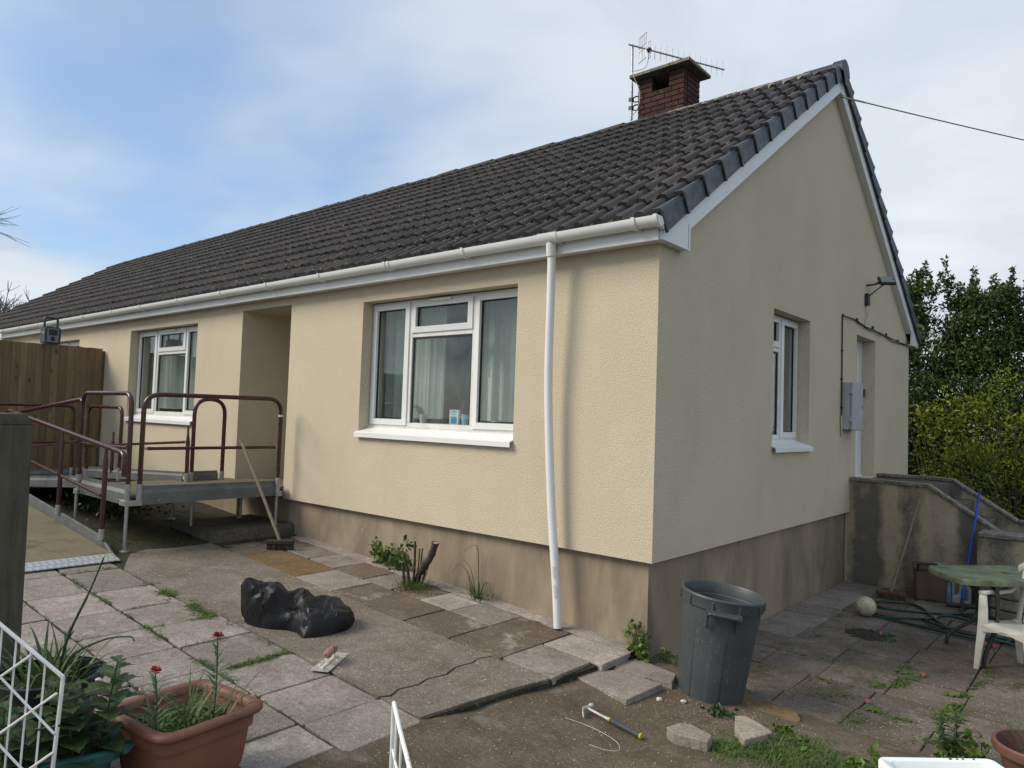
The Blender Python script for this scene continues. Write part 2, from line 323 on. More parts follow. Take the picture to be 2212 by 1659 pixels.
M['cable'] = simple('black_cable', (.016, .016, .017), .5, var=.2, bump=0)
M['cable_white'] = simple('grubby_white_cable', (.52, .48, .40), .55, var=.2, bump=0)
M['lens'] = simple('lamp_lens', (.20, .20, .16), .2, var=.2, scale=80, bump=0)
M['card'] = simple('white_card', (.60, .66, .68), .7, var=.05, bump=0)
M['card_blue'] = simple('blue_print', (.03, .22, .44), .6, var=.1, bump=0)
M['mug'] = simple('pale_mug', (.55, .56, .54), .3, var=.08, bump=0)
M['mug_blue'] = simple('light_blue_mug', (.20, .36, .50), .35, var=.1, bump=0)
M['dark_red'] = simple('dark_red_cap', (.16, .02, .025), .45, var=.15, bump=0)
M['bottle_dark'] = simple('dark_bottle', (.012, .016, .014), .2, var=.2, bump=0)
M['crumb'] = simple('pale_render_crumb', (.46, .43, .37), .95, var=.2, scale=40, bump=.5)

# ------------------------------------------------------------------ mesh helpers
class MB:
    def __init__(s): s.v = []; s.f = []
    def add(s, vs, fs, T=None):
        b = len(s.v)
        s.v += [tuple(T @ Vector(v)) for v in vs] if T else [tuple(v) for v in vs]
        s.f += [tuple(i+b for i in f) for f in fs]; return s
    def hexa(s, p, T=None): return s.add(p, [(3,2,1,0),(4,5,6,7),(0,1,5,4),(1,2,6,5),(2,3,7,6),(3,0,4,7)], T)
    def box(s, x0, y0, z0, x1, y1, z1, T=None):
        x0, x1 = min(x0, x1), max(x0, x1); y0, y1 = min(y0, y1), max(y0, y1); z0, z1 = min(z0, z1), max(z0, z1)
        return s.hexa([(x0,y0,z0),(x1,y0,z0),(x1,y1,z0),(x0,y1,z0),(x0,y0,z1),(x1,y0,z1),(x1,y1,z1),(x0,y1,z1)], T)
    def prism(s, poly, z0, z1, T=None):
        n = len(poly); zf = lambda z, p: z(p) if callable(z) else z
        vs = [(p[0], p[1], zf(z0, p)) for p in poly]+[(p[0], p[1], zf(z1, p)) for p in poly]
        return s.add(vs, [tuple(range(n-1, -1, -1)), tuple(range(n, 2*n))]+[(i, (i+1) % n, n+(i+1) % n, n+i) for i in range(n)], T)
    def tube(s, pts, r, n=10, cap=True, closed=False, T=None, sq=1.0):
        pts = [Vector(p) for p in pts]; m = len(pts); vs = []; fs = []
        rs = r if isinstance(r, (list, tuple)) else [r]*m
        prev = None
        for i, p in enumerate(pts):
            if closed: d = (pts[(i+1) % m]-pts[i-1])
            else: d = (pts[min(i+1, m-1)]-pts[max(i-1, 0)])
            d = d.normalized() if d.length > 1e-9 else Vector((0, 0, 1))
            if prev is None: a = d.orthogonal().normalized()
            else:
                a = prev-d*prev.dot(d); a = a.normalized() if a.length > 1e-6 else d.orthogonal().normalized()
            prev = a; b = d.cross(a)
            for k in range(n):
                t = 2*math.pi*k/n; vs.append(p+(a*math.cos(t)+b*math.sin(t)*sq)*rs[i])
        rng_ = m if closed else m-1
        for i in range(rng_):
            for k in range(n): fs.append((i*n+k, i*n+(k+1) % n, ((i+1) % m)*n+(k+1) % n, ((i+1) % m)*n+k))
        if cap and not closed: fs += [tuple(range(n-1, -1, -1)), tuple((m-1)*n+k for k in range(n))]
        return s.add(vs, fs, T)
    def lathe(s, prof, c=(0,0,0), n=24, T=None, closed=False, cap0=True):
        vs = []; fs = []; m = len(prof)
        for r, z in prof:
            for k in range(n): t = 2*math.pi*k/n; vs.append((c[0]+r*math.cos(t), c[1]+r*math.sin(t), c[2]+z))
        for i in range(m-1):
            for k in range(n): fs.append((i*n+k, i*n+(k+1) % n, (i+1)*n+(k+1) % n, (i+1)*n+k))
        if cap0 and prof[0][0] > 0 and not closed: fs.append(tuple(range(n-1, -1, -1)))
        if prof[-1][0] > 0 and not closed: fs.append(tuple((m-1)*n+k for k in range(n)))
        return s.add(vs, fs, T)
    def grid(s, nu, nv, fn, T=None):
        vs = [fn(i/(nu-1), j/(nv-1)) for j in range(nv) for i in range(nu)]
        return s.add(vs, [(j*nu+i, j*nu+i+1, (j+1)*nu+i+1, (j+1)*nu+i) for j in range(nv-1) for i in range(nu-1)], T)
    def blade(s, p, d, L, w, droop=.5, n=4, side=None):
        p = Vector(p); d = Vector(d).normalized(); sd = Vector(side) if side else d.cross(Vector((0, 0, 1)))
        if sd.length < 1e-3: sd = Vector((random.uniform(-1, 1), random.uniform(-1, 1), 0))
        sd = sd.normalized(); vs = []; q = p.copy(); dd = d.copy()
        for i in range(n+1):
            t = i/n; ww = w*(1-t**1.6)*.5+.0004
            vs += [q-sd*ww, q+sd*ww]; q = q+dd*(L/n); dd = (dd+Vector((0, 0, -droop/n))).normalized()
        return s.add(vs, [(2*i, 2*i+1, 2*i+3, 2*i+2) for i in range(n)])
    def build(s, name, mat, parent=None, smooth=False, bevel=0., seg=1, ang=38):
        me = bpy.data.meshes.new(name); me.from_pydata(s.v, [], s.f); me.validate()
        if bevel:
            bm = bmesh.new(); bm.from_mesh(me); bmesh.ops.remove_doubles(bm, verts=bm.verts, dist=1e-5)
            bmesh.ops.recalc_face_normals(bm, faces=bm.faces)
            ed = [e for e in bm.edges if len(e.link_faces) == 2 and e.calc_face_angle(0) > R(30)]
            bmesh.ops.bevel(bm, geom=ed, offset=bevel, segments=seg, affect='EDGES', clamp_overlap=True); bm.to_mesh(me); bm.free()
        else:
            bm = bmesh.new(); bm.from_mesh(me); bmesh.ops.recalc_face_normals(bm, faces=bm.faces); bm.to_mesh(me); bm.free()
        if smooth:
            me.polygons.foreach_set('use_smooth', [True]*len(me.polygons)); me.set_sharp_from_angle(angle=R(ang))
        me.materials.append(mat); o = bpy.data.objects.new(name, me); col.objects.link(o)
        if parent: adopt(o, parent)
        return o
def adopt(o, parent):
    o.parent = parent
    if parent.type == 'EMPTY': o.matrix_parent_inverse = Matrix.Translation(parent.location).inverted()
def thing(name, label, cat, loc=(0,0,0), group=None):
    o = bpy.data.objects.new(name, None); col.objects.link(o); o.location = loc; o.empty_display_size = .1
    return tag(o, label, cat, group)
def tag(o, label, cat, group=None):
    o['label'] = label; o['category'] = cat
    if group: o['group'] = group
    return o
def struct(o): o['kind'] = 'structure'; return o
def stuff(o): o['kind'] = 'stuff'; return o
def stuff_thing(o, label, cat): o['kind'] = 'stuff'; o['label'] = label; o['category'] = cat; return o
def inst(name, me, parent, mw):
    o = bpy.data.objects.new(name, me); col.objects.link(o); o.parent = parent; o.matrix_basis = mw; return o
def arc(c, a, b, r, t0, t1, n=6):
    c, a, b = Vector(c), Vector(a), Vector(b)
    return [c+(a*math.cos(t0+(t1-t0)*i/n)+b*math.sin(t0+(t1-t0)*i/n))*r for i in range(n+1)]
def rounded(pts, r, n=5):
    """polyline with its inner corners rounded"""
    P = [Vector(p) for p in pts]; o = [P[0]]
    for i in range(1, len(P)-1):
        a = (P[i-1]-P[i]); b = (P[i+1]-P[i]); k = min(r, a.length*.49, b.length*.49); p0 = P[i]+a.normalized()*k; p1 = P[i]+b.normalized()*k
        for j in range(n+1):
            t = j/n; o.append(p0*(1-t)**2+P[i]*2*t*(1-t)+p1*t*t)
    return o+[P[-1]]
def spline(pts, n=6):
    P = [Vector(p) for p in pts]; o = []
    for i in range(len(P)-1):
        p0, p1, p2, p3 = P[max(i-1, 0)], P[i], P[i+1], P[min(i+2, len(P)-1)]
        for j in range(n):
            t = j/n; o.append(.5*((2*p1)+(p2-p0)*t+(2*p0-5*p1+4*p2-p3)*t*t+(3*p1-p0-3*p2+p3)*t**3))
    return o+[P[-1]]
def leafcloud(name, mat, pts, size, parent=None, up=.5, aspect=.5, jit=.35):
    """many single leaves, each its own folded face pair"""
    n = len(pts); pts = np.asarray(pts, float)
    d = rng.normal(size=(n, 3)); d[:, 2] += up; d /= np.linalg.norm(d, axis=1)[:, None]
    q = rng.normal(size=(n, 3)); sdir = np.cross(d, q); sdir /= np.linalg.norm(sdir, axis=1)[:, None]
    nrm = np.cross(d, sdir); L = size*(1+rng.uniform(-jit, jit, n))[:, None]; w = L*aspect*.5
    v = np.stack([pts, pts+d*L*.5+sdir*w+nrm*w*.25, pts+d*L, pts+d*L*.5-sdir*w+nrm*w*.25], 1).reshape(-1, 3)
    me = bpy.data.meshes.new(name); me.vertices.add(4*n); me.vertices.foreach_set('co', v.ravel())
    b = np.arange(n)*4; tri = np.stack([b, b+1, b+2, b, b+2, b+3], 1).ravel()
    me.loops.add(6*n); me.loops.foreach_set('vertex_index', tri); me.polygons.add(2*n); me.polygons.foreach_set('loop_start', np.arange(2*n)*3)
    me.update(); me.validate(); me.materials.append(mat); o = bpy.data.objects.new(name, me); col.objects.link(o)
    if parent: adopt(o, parent)
    return o

# ================================================================== ground
def zt(x): return -.668-.0565*max(x, -12.)
ZP = -.85                                     # level of the side patio
def edge(y):                                  # right-hand edge of the upper terrace
    return float(np.interp(y, [-6, -2.7, -2.41, -2.06, -1.93, -.9, .1], [-.45, -.385, -.375, -.29, -.335, -.205, -.10]))
def nz(x, y, s=1., a=.01): return mnoise.noise(Vector((x*s, y*s, 3.3)))*a
m = MB(); m.grid(2, 2, lambda u, v: (-300+600*u, -300+600*v, -1.1)); struct(m.build('ground', M['field']))
m = MB()
def sst(a, b, x): t = max(0., min(1., (x-a)/(b-a))); return t*t*(3-2*t)
def yardz(x, y):
    e = edge(min(y, .1)); z0 = zt(e)-.010-.036*sst(-2.2, -1.5, y)-.012*sst(-1.3, -.7, y); z1 = -.79-.06*sst(-.2, .3, y)-.02*sst(1.2, 2., x)
    return z0+(z1-z0)*sst(e, e+1.0, x)+nz(x, y, 2.2, .012)+nz(x, y, 9, .005)
m.grid(110, 110, lambda u, v: (-.75+4.4*u, -6.3+6.6*v, yardz(-.75+4.4*u, -6.3+6.6*v))); struct(m.build('yard', M['yard'], smooth=True))
m = MB()
def bedz(x, y):
    g = max(0, min(1, (-4.35-x)/.35)); return zt(x)-.016+.016*g+nz(x, y, 3, .010)+nz(x, y, 11, .006)
m.grid(150, 80, lambda u, v: (-12.5+u*(edge(-6.5+6.62*v)+12.5), -6.5+6.62*v, bedz(-12.5+u*(edge(-6.5+6.62*v)+12.5), -6.5+6.62*v)))
for i in range(40):                           # broken front of the terrace bed
    y0, y1 = -6.5+i*.1655, -6.5+(i+1)*.1655
    m.add([(edge(y0), y0, zt(edge(y0))-.024), (edge(y1), y1, zt(edge(y1))-.024), (edge(y1)+.02, y1, -.95), (edge(y0)+.02, y0, -.95)], [(0, 1, 2, 3)])
bed = struct(m.build('terrace', M['moss'], smooth=True))
m = MB(); m.grid(40, 120, lambda u, v: (-12+24*u, .05+40*v, -.862-.004*(40*v-1)*(v < .15)+nz(-12+24*u, .05+40*v, 1.5, .006))); bedp = struct(m.build('patio', M['bed'], smooth=True))
m = MB(); m.grid(30, 30, lambda u, v: (-80+68*u, -40+80*v, -.07)); struct(m.build('neighbouring_ground', M['field']))

def slab(parent, x0, y0, x1, y1, zfn, mat, th=.05, gap=.005, jz=.004, jr=.006, skew=None):
    """one paving slab with chipped, slightly worn edges"""
    cx, cy = (x0+x1)/2, (y0+y1)/2; a = random.uniform(-jr, jr); dz = random.uniform(-jz, jz); tx, ty = random.uniform(-jr, jr), random.uniform(-jr, jr)
    hx, hy = (x1-x0)/2-gap, (y1-y0)/2-gap; c = random.uniform(.006, .016); P = []
    for sx, sy in ((-1,-1),(1,-1),(1,1),(-1,1)):
        cc = c*random.uniform(.4, 2.)
        q = [(sx*hx, sy*(hy-cc)), (sx*(hx-cc), sy*hy)]
        P += q[::-1] if sx*sy < 0 else q
        # a nick half-way along the following side
    P2 = []
    for i, p in enumerate(P):
        P2.append(p); nx = P[(i+1) % len(P)]
        L = math.hypot(nx[0]-p[0], nx[1]-p[1])
        if L > .15:
            k = random.uniform(.25, .75); ox, oy = random.uniform(0, .005), random.uniform(0, .005)
            P2.append((p[0]+(nx[0]-p[0])*k-math.copysign(ox, p[0]+nx[0]), p[1]+(nx[1]-p[1])*k-math.copysign(oy, p[1]+nx[1])))
    pts = [(cx+px*math.cos(a)-py*math.sin(a), cy+px*math.sin(a)+py*math.cos(a)) for px, py in P2]
    mb = MB(); top = lambda p: zfn(p[0], p[1])+dz+(p[0]-cx)*tx+(p[1]-cy)*ty
    n = len(pts); vs = [(p[0], p[1], top(p)-th) for p in pts]+[(p[0], p[1], top(p)-.004) for p in pts]
    vs += [(cx+(p[0]-cx)*.985, cy+(p[1]-cy)*.985, top(p)) for p in pts]
    fs = [tuple(range(2*n, 3*n))]
    for i in range(n):
        j = (i+1) % n; fs += [(i, j, n+j, n+i), (n+i, n+j, 2*n+j, 2*n+i)]
    mb.add(vs, fs); return mb.build('slab', mat, parent)
TZ = lambda x, y: zt(x)
def row(xs, y0, y1, mats, **k):
    for i in range(len(xs)-1): slab(bed, xs[i], y0, xs[i+1], y1, TZ, M[mats[i % len(mats)]], **k)
# two rows along the house
row([-4.62, -4.12, -3.68, -3.24], -.455, -.06, ['slab_damp', 'slab', 'slab'])
row([-3.24, -2.78, -2.38, -2.0, -1.615, -1.16], -.455, -.05, ['slab_damp', 'slab', 'slab_damp', 'slab_pale', 'slab'])
row([-4.60, -4.15, -3.66, -3.19], -.93, -.465, ['slab_damp', 'slab_ochre', 'slab_ochre'])
row([-3.19, -2.62], -.93, -.465, ['slab']); row([-2.62, -2.1, -1.655, -1.165], -.935, -.465, ['slab_damp', 'slab_damp', 'slab_damp'])
slab(bed, -1.16, -.925, -.655, -.06, TZ, M['slab_damp']); slab(bed, -.65, -.915, -.195, -.46, TZ, M['slab']); slab(bed, -.648, -.45, -.115, -.055, TZ, M['slab_pale'])
# three rows on the garden side of the path
row([-4.85, -4.25, -3.6, -3.055, -2.56], -2.49, -2.045, ['slab']); row([-2.56, -2.10, -1.60, -1.135, -.675, -.285], -2.49, -1.972, ['slab'])
row([-4.9, -4.25, -3.65, -3.08, -2.6, -2.13, -1.66, -1.18, -.70, -.37], -2.945, -2.50, ['slab', 'slab', 'slab_pale', 'slab', 'slab', 'slab'])
row([-4.9, -4.3, -3.7, -3.13, -2.65, -2.18, -1.7, -1.22, -.74, -.40], -3.40, -2.955, ['slab'])
row([-4.9, -4.3, -3.7, -3.15, -2.68, -2.2, -1.72, -1.25, -.78, -.42], -3.86, -3.41, ['slab'])
row([-4.3, -3.7, -3.15, -2.68, -2.2, -1.72, -1.25, -.8, -.45], -4.32, -3.87, ['slab'])
# mortar fillet against the plinth and the poured concrete path with its crack
m = MB(); m.grid(90, 3, lambda u, v: (-4.6+4.48*u, -.085+.15*v+nz(-4.6+4.48*u, 0, 8, .03)*(1-v), zt(-4.6+4.48*u)+.002+.014*v+nz(u*50, v*3, 1, .005))); fil = struct(m.build('mortar_fillet', M['slab_pale'], smooth=True))
ck = [(-.69, -1.962), (-.66, -1.90), (-.70, -1.80), (-.675, -1.66), (-.705, -1.56), (-.68, -1.42), (-.73, -1.28), (-.715, -1.14), (-.74, -1.05), (-.71, -.945)]
path = MB(); left = [(-4.75, -.945), (-4.72, -1.3), (-4.78, -1.6), (-4.70, -1.78), (-4.2, -2.03), (-3.4, -2.035), (-2.59, -2.035), (-2.55, -1.968), (-2.1, -1.966), (-1.6, -1.965), (-1.1, -1.962)]+[(x-.006, y) for x, y in ck]+[(-1.5, -.95), (-2.6, -.945), (-3.6, -.94)]
path.prism(left, lambda p: zt(p[0])-.08, lambda p: zt(p[0])+.002)
struct(path.build('concrete_path', M['conc']))
path = MB(); rgt = [(x+.006+random.uniform(0, .006), y) for x, y in reversed(ck)]+[(-.56, -1.962), (-.345, -1.95), (-.325, -1.75), (-.30, -1.5), (-.26, -1.2), (-.215, -.93)]
path.prism(rgt[::-1], lambda p: zt(p[0])-.12, lambda p: zt(p[0])+.0); struct(path.build('concrete_path', M['conc']))
# stepping slabs between terrace and bin, half sunk
Z2 = lambda x, y: -.742
st_ = struct(MB().box(-.22, -.75, -.95, .34, .03, -.80).build('sunken_bed', M['bed']))
def freeslab(parent, pts, z, th, mat):
    mb = MB(); cx = sum(p[0] for p in pts)/len(pts); cy = sum(p[1] for p in pts)/len(pts); n = len(pts)
    vs = [(p[0], p[1], z-th) for p in pts]+[(p[0], p[1], z-.005) for p in pts]+[(cx+(p[0]-cx)*.98, cy+(p[1]-cy)*.98, z) for p in pts]
    fs = [tuple(range(2*n, 3*n))]
    for i in range(n): j = (i+1) % n; fs += [(i, j, n+j, n+i), (n+i, n+j, 2*n+j, 2*n+i)]
    return mb.add(vs, fs).build('slab', mat, parent)
freeslab(st_, [(-.185, -.66), (.27, -.765), (.295, -.35), (-.06, -.335), (-.165, -.45)], -.705, .06, M['slab_pale'])
freeslab(st_, [(-.16, -.165), (-.10, -.325), (.33, -.28), (.27, -.10), (-.15, .0)], -.708, .06, M['slab'])
# side patio: mossy slabs, and the two raised ones under the bin
PZ = lambda x, y: -.848-.004*(y-1)
ys = [.12, .56, 1.02, 1.49, 1.95, 2.42, 2.88, 3.35, 3.82, 4.30, 4.93]
for j in range(len(ys)-1):
    off = random.uniform(-.04, .04)
    xs = [-.055, .37+off, .83+off, 1.30+off, 1.77+off, 2.24+off, 2.7+off, 3.17+off, 3.64+off]
    for i in range(len(xs)-1): slab(bedp, xs[i], ys[j], xs[i+1], ys[j+1], PZ, M['slab_dirty' if i > 0 or j < 4 else 'slab'], jz=.006, jr=.012, gap=.003)
slab(bedp, 1.05, -.24, 1.52, .11, lambda x, y: -.845, M['slab_dirty'], jr=.002); slab(bedp, 1.53, -.12, 2.0, .11, PZ, M['slab_dirty']); slab(bedp, 2.0, -.4, 2.5, .11, PZ, M['slab_dirty'])
slab(bedp, 1.52, -.58, 1.99, -.13, lambda x, y: -.85, M['slab_dirty'])
freeslab(bedp, [(.315, -.31), (.52, -.33), (.56, .12), (.33, .13)], -.797, .06, M['slab_pale'])
freeslab(bedp, [(.525, -.335), (1.09, -.235), (1.10, -.02), (1.02, .12), (.57, .12)], -.802, .055, M['slab_ochre'])

# ================================================================== bungalow
H_ = 2.4; D_ = 8.1; XL = -21.0; YR = 4.12; SL = .66
house = thing('bungalow', 'cream rendered bungalow with dark tiled gable roof and grey plinth', 'bungalow', (0, 0, 0))
def wall_holes(mb, us, zs, holes, fn, th, skip=None):
    """grid wall; fn(u, z, depth) -> point; holes = (u0,u1,z0,z1)"""
    U = sorted(set(us+[h[0] for h in holes]+[h[1] for h in holes])); Z = sorted(set(zs+[h[2] for h in holes]+[h[3] for h in holes]))
    solid = lambda i, j: 0 <= i < len(U)-1 and 0 <= j < len(Z)-1 and not any(h[0]-1e-6 <= U[i] and U[i+1] <= h[1]+1e-6 and h[2]-1e-6 <= Z[j] and Z[j+1] <= h[3]+1e-6 for h in holes)
    for i in range(len(U)-1):
        for j in range(len(Z)-1):
            if not solid(i, j): continue
            a, b, c, d = U[i], U[i+1], Z[j], Z[j+1]
            for dep in (0, th): mb.add([fn(a, c, dep), fn(b, c, dep), fn(b, d, dep), fn(a, d, dep)], [(0, 1, 2, 3)])
            if not solid(i-1, j): mb.add([fn(a, c, 0), fn(a, d, 0), fn(a, d, th), fn(a, c, th)], [(0, 1, 2, 3)])
            if not solid(i+1, j): mb.add([fn(b, c, 0), fn(b, d, 0), fn(b, d, th), fn(b, c, th)], [(0, 1, 2, 3)])
            if not solid(i, j-1): mb.add([fn(a, c, 0), fn(b, c, 0), fn(b, c, th), fn(a, c, th)], [(0, 1, 2, 3)])
            if not solid(i, j+1): mb.add([fn(a, d, 0), fn(b, d, 0), fn(b, d, th), fn(a, d, th)], [(0, 1, 2, 3)])
W1 = (-3.545, -1.386, .83, 2.222); W2 = (-9.505, -7.253, .83, 2.222); W3 = (-13.9, -11.72, .83, 2.19); PO = (-6.04, -4.918, 0.0, 2.30)
GW = (2.318, 3.397, .83, 2.22); GD = (5.193, 6.10, .40, 2.27)
m = MB()
wall_holes(m, [XL, -.3], [0, H_+.02], [W1, W2, W3, (PO[0], PO[1], 0.0, PO[3])], lambda u, z, d: (u, d, z), .3)
# porch recess: side walls, ceiling, back
m.box(PO[0]-.12, .3, 0, PO[0], 1.75, H_); m.box(PO[1], .3, 0, PO[1]+.12, 1.75, H_)
m.box(PO[0], .3, PO[3], PO[1], 1.75, H_)
m.build('wall', M['render'], house, bevel=0)
m = MB(); m.box(PO[0]+.0, 1.75, 0, PO[1]-.0, 1.85, PO[3]); m.build('porch_back_wall', M['room'], house)
pd = MB().box(-5.9, 1.70, .12, -5.06, 1.748, 2.1).build('front_door', M['upvc_old'], house); MB().box(-5.75, 1.69, 1.2, -5.2, 1.699, 1.95).build('pane', M['glass'], pd)
MB().tube([(-5.12, 1.66, 1.05), (-5.24, 1.66, 1.05)], .012, 8).build('handle', M['metal'], pd)
m = MB(); AP = 5.12
wall_holes(m, [0.0, D_], [0, H_+.02], [GW, GD], lambda u, z, d: (-d, u, z), .3)
zg = H_+.02
m.add([(0, 0, zg), (0, D_, zg), (0, YR, AP), (-.3, 0, zg), (-.3, D_, zg), (-.3, YR, AP)], [(0, 1, 2), (5, 4, 3), (0, 2, 5, 3), (1, 4, 5, 2)])
m.build('gable_wall', M['render'], house)
m = MB(); m.box(XL, D_-.3, -1, -.3, D_-.001, H_); m.box(XL-.3, .0, -1, XL, D_, H_)
m.add([(XL-.15, 0, H_), (XL-.15, D_, H_), (XL-.15, YR, AP)], [(0, 1, 2)]); m.build('rear_wall', M['render'], house)
# plinth set back under the render
m = MB(); m.box(PO[1]+.03, .06, -1.2, -.34, .3, .0); m.box(XL, .06, -1.2, PO[0]-.03, .3, 0.0); m.box(-.34, .06, -1.2, -.06, D_-.05, 0.0)
m.box(PO[0]-.03, .10, -1.2, PO[1]+.03, .3, -.02); m.build('plinth', M['plinth'], house)
# rooms behind the windows
m = MB(); m.box(XL, .3, H_-.05, -.3, D_-.3, H_-.01); m.box(-4.6, .32, .1, -4.5, D_-.3, H_-.05); m.box(-4.5, 3.6, .1, -.31, 3.7, H_-.05); m.box(-11.2, .32, .1, -11.1, 6, H_-.05); m.box(-11.1, 3.6, .1, PO[0]-.13, 3.7, H_-.05); m.build('room_wall', M['room'], house)
MB().box(XL, .31, .02, -.31, D_-.3, .1).build('room_floor', M['room_dark'], house)

def window(fn, u0, u1, z0, z1, lights, gl, name='window'):
    """fn(u, z, d): point, d is depth behind the wall face. lights: (ua, ub, [(za, zb, opening)])"""
    def bx(mb, a, b, c, d, e, f):
        p = [fn(a, c, e), fn(b, c, e), fn(b, c, f), fn(a, c, f), fn(a, d, e), fn(b, d, e), fn(b, d, f), fn(a, d, f)]; mb.hexa(p)
    fr = MB(); FD = .135
    bx(fr, u0, u1, z0, z0+.05, FD, FD+.07); bx(fr, u0, u1, z1-.045, z1, FD, FD+.07); bx(fr, u0, u0+.045, z0+.05, z1-.045, FD, FD+.07); bx(fr, u1-.045, u1, z0+.05, z1-.045, FD, FD+.07)
    for i, (a, b, cells) in enumerate(lights):
        if i: bx(fr, a-.024, a+.024, z0+.05, z1-.045, FD+.001, FD+.069)
        for (c, d, op) in cells:
            if c > z0+.1: bx(fr, a+.024, b-.024, c-.026, c+.026, FD+.002, FD+.068)
    w = fr.build(name, M['upvc_old'], house, bevel=.004)
    for a, b, cells in lights:
        for c, d, op in cells:
            ia, ib, ic, id_ = a+.02, b-.02, c+.022, d-.022
            if a == u0: ia = a+.03
            if b == u1: ib = b-.03
            if op:      # opening sash with mitred frame standing proud
                f0, f1, wd_ = FD-.018, FD+.05, .058
                so, si = [(ia, ic), (ib, ic), (ib, id_), (ia, id_)], [(ia+wd_, ic+wd_), (ib-wd_, ic+wd_), (ib-wd_, id_-wd_), (ia+wd_, id_-wd_)]
                sh = MB()
                for k in range(4):
                    q = (k+1) % 4
                    o0, o1, i0, i1 = so[k], so[q], si[k], si[q]
                    sh.hexa([fn(*o0, f0+.006), fn(*o1, f0+.006), fn(*i1, f0), fn(*i0, f0), fn(*o0, f1), fn(*o1, f1), fn(*i1, f1), fn(*i0, f1)])
                sh.build('sash', M['upvc'], w, bevel=.002); ia, ib, ic, id_ = ia+wd_, ib-wd_, ic+wd_, id_-wd_
            else: ia += .012; ib -= .012; ic += .01; id_ -= .01
            gk = MB()
            for (p, q, r_, t_) in ((ia, ib, ic, ic+.007), (ia, ib, id_-.007, id_), (ia, ia+.007, ic+.007, id_-.007), (ib-.007, ib, ic+.007, id_-.007)): bx(gk, p-.004, q+.004, r_-.004, t_+.004, FD+.012, FD+.03)
            gk.build('gasket', M['gasket'], w)
            pn = MB(); bx(pn, ia, ib, ic, id_, FD+.02, FD+.026); pn.build('pane', M[gl.get((a, c), 'glass')], w)
    return w
def sill(fn, u0, u1, zb, w, over=.0):
    mb = MB()
    def P(u, d, z): return fn(u, z, d)
    prof = [(.135, zb+.105), (-.035, zb+.052), (-.045, zb+.046), (-.045, zb), (-.037, zb), (-.037, zb+.04), (.135, zb+.09)]
    n = len(prof); vs = [P(u0, d, z) for d, z in prof]+[P(u1, d, z) for d, z in prof]
    mb.add(vs, [(i, (i+1) % n, n+(i+1) % n, n+i) for i in range(n)]+[tuple(range(n)), tuple(range(2*n-1, n-1, -1))]); return mb.build('sill', M['sill'], w)
FF = lambda u, z, d: (u, d, z)
GF = lambda u, z, d: (-d, u, z)
def mkwin(fn, W, a, b, gl={}):
    u0, u1, z0, z1 = W[0], W[1], .905, W[3]-.008
    w = window(fn, u0+.004, u1-.004, z0, z1, [(u0+.004, a, [(z0, z1, True)]), (a, b, [(z0, 1.852, False), (1.852, z1, True)]), (b, u1-.004, [(z0, z1, True)])], gl)
    sill(fn, u0-.018, u1+.0, .785, w)
    fl = MB(); p = [fn(u0, .83, .128), fn(u1, .83, .128), fn(u1, .83, .2), fn(u0, .83, .2), fn(u0, z0, .128), fn(u1, z0, .128), fn(u1, z0, .2), fn(u0, z0, .2)]; fl.hexa(p); fl.build('sub_sill', M['upvc_old'], w)
    c = (a+b)/2; mb = MB(); q0, q1, q2, q3 = c-.145, c+.145, z1-.042, z1-.014
    mb.hexa([fn(q0, q2, .095), fn(q1, q2, .095), fn(q1, q2, .118), fn(q0, q2, .118), fn(q0, q3, .095), fn(q1, q3, .095), fn(q1, q3, .118), fn(q0, q3, .118)]); mb.build('trickle_vent', M['upvc'], w, bevel=.004)
    hb = MB(); hu = b+.06; hb.hexa([fn(hu, 1.42, .27), fn(hu+.02, 1.42, .27), fn(hu+.02, 1.42, .285), fn(hu, 1.42, .285), fn(hu, 1.54, .27), fn(hu+.02, 1.54, .27), fn(hu+.02, 1.54, .285), fn(hu, 1.54, .285)]); hb.build('window_handle', M['upvc'], w)
    return w
w1 = mkwin(FF, W1, -2.918, -2.025, {(-2.918, .905): 'glass_wet', (-2.918, 1.852): 'glass_wet'})
w2 = mkwin(FF, W2, -8.80, -7.85); w3 = mkwin(FF, W3, -13.2, -12.3)
u0, u1, z0, z1 = GW[0], GW[1], .905, GW[3]-.008
w4 = window(GF, u0+.004, u1-.004, z0, z1, [(u0+.004, 2.86, [(z0, 1.852, False), (1.852, z1, True)]), (2.86, u1-.004, [(z0, z1, True)])], {})
sill(GF, u0+.0, u1+.018, .785, w4); fl = MB(); fl.box(-.2, u0, .83, -.128, u1, z0); fl.build('sub_sill', M['upvc_old'], w4)
# side door in its deep reveal
m = MB(); m.box(-.24, GD[0], .42, -.17, GD[0]+.06, GD[3]); m.box(-.24, GD[1]-.075, .42, -.17, GD[1], GD[3]); m.box(-.24, GD[0]+.06, GD[3]-.06, -.17, GD[1]-.075, GD[3]); m.box(-.26, GD[0], .38, -.15, GD[1], .42)
sd = m.build('side_door', M['upvc'], house, bevel=.004)
MB().box(-.225, GD[0]+.062, .425, -.185, GD[1]-.077, GD[3]-.062).build('door_leaf', M['upvc'], sd, bevel=.003)
MB().box(-.184, 5.40, 1.45, -.18, 5.89, 2.08).build('pane', M['glass'], sd)
MB().tube(rounded([(-.18, 5.98, 1.17), (-.13, 5.98, 1.17), (-.13, 5.86, 1.17)], .02), .011, 8).build('handle', M['metal'], sd)
MB().box(-.184, 5.96, 1.10, -.165, 6.0, 1.26).build('handle_plate', M['upvc'], sd, bevel=.003)
MB().box(-.17, 6.035, 1.50, -.12, 6.085, 1.60).build('lock', M['black'], sd, bevel=.006)

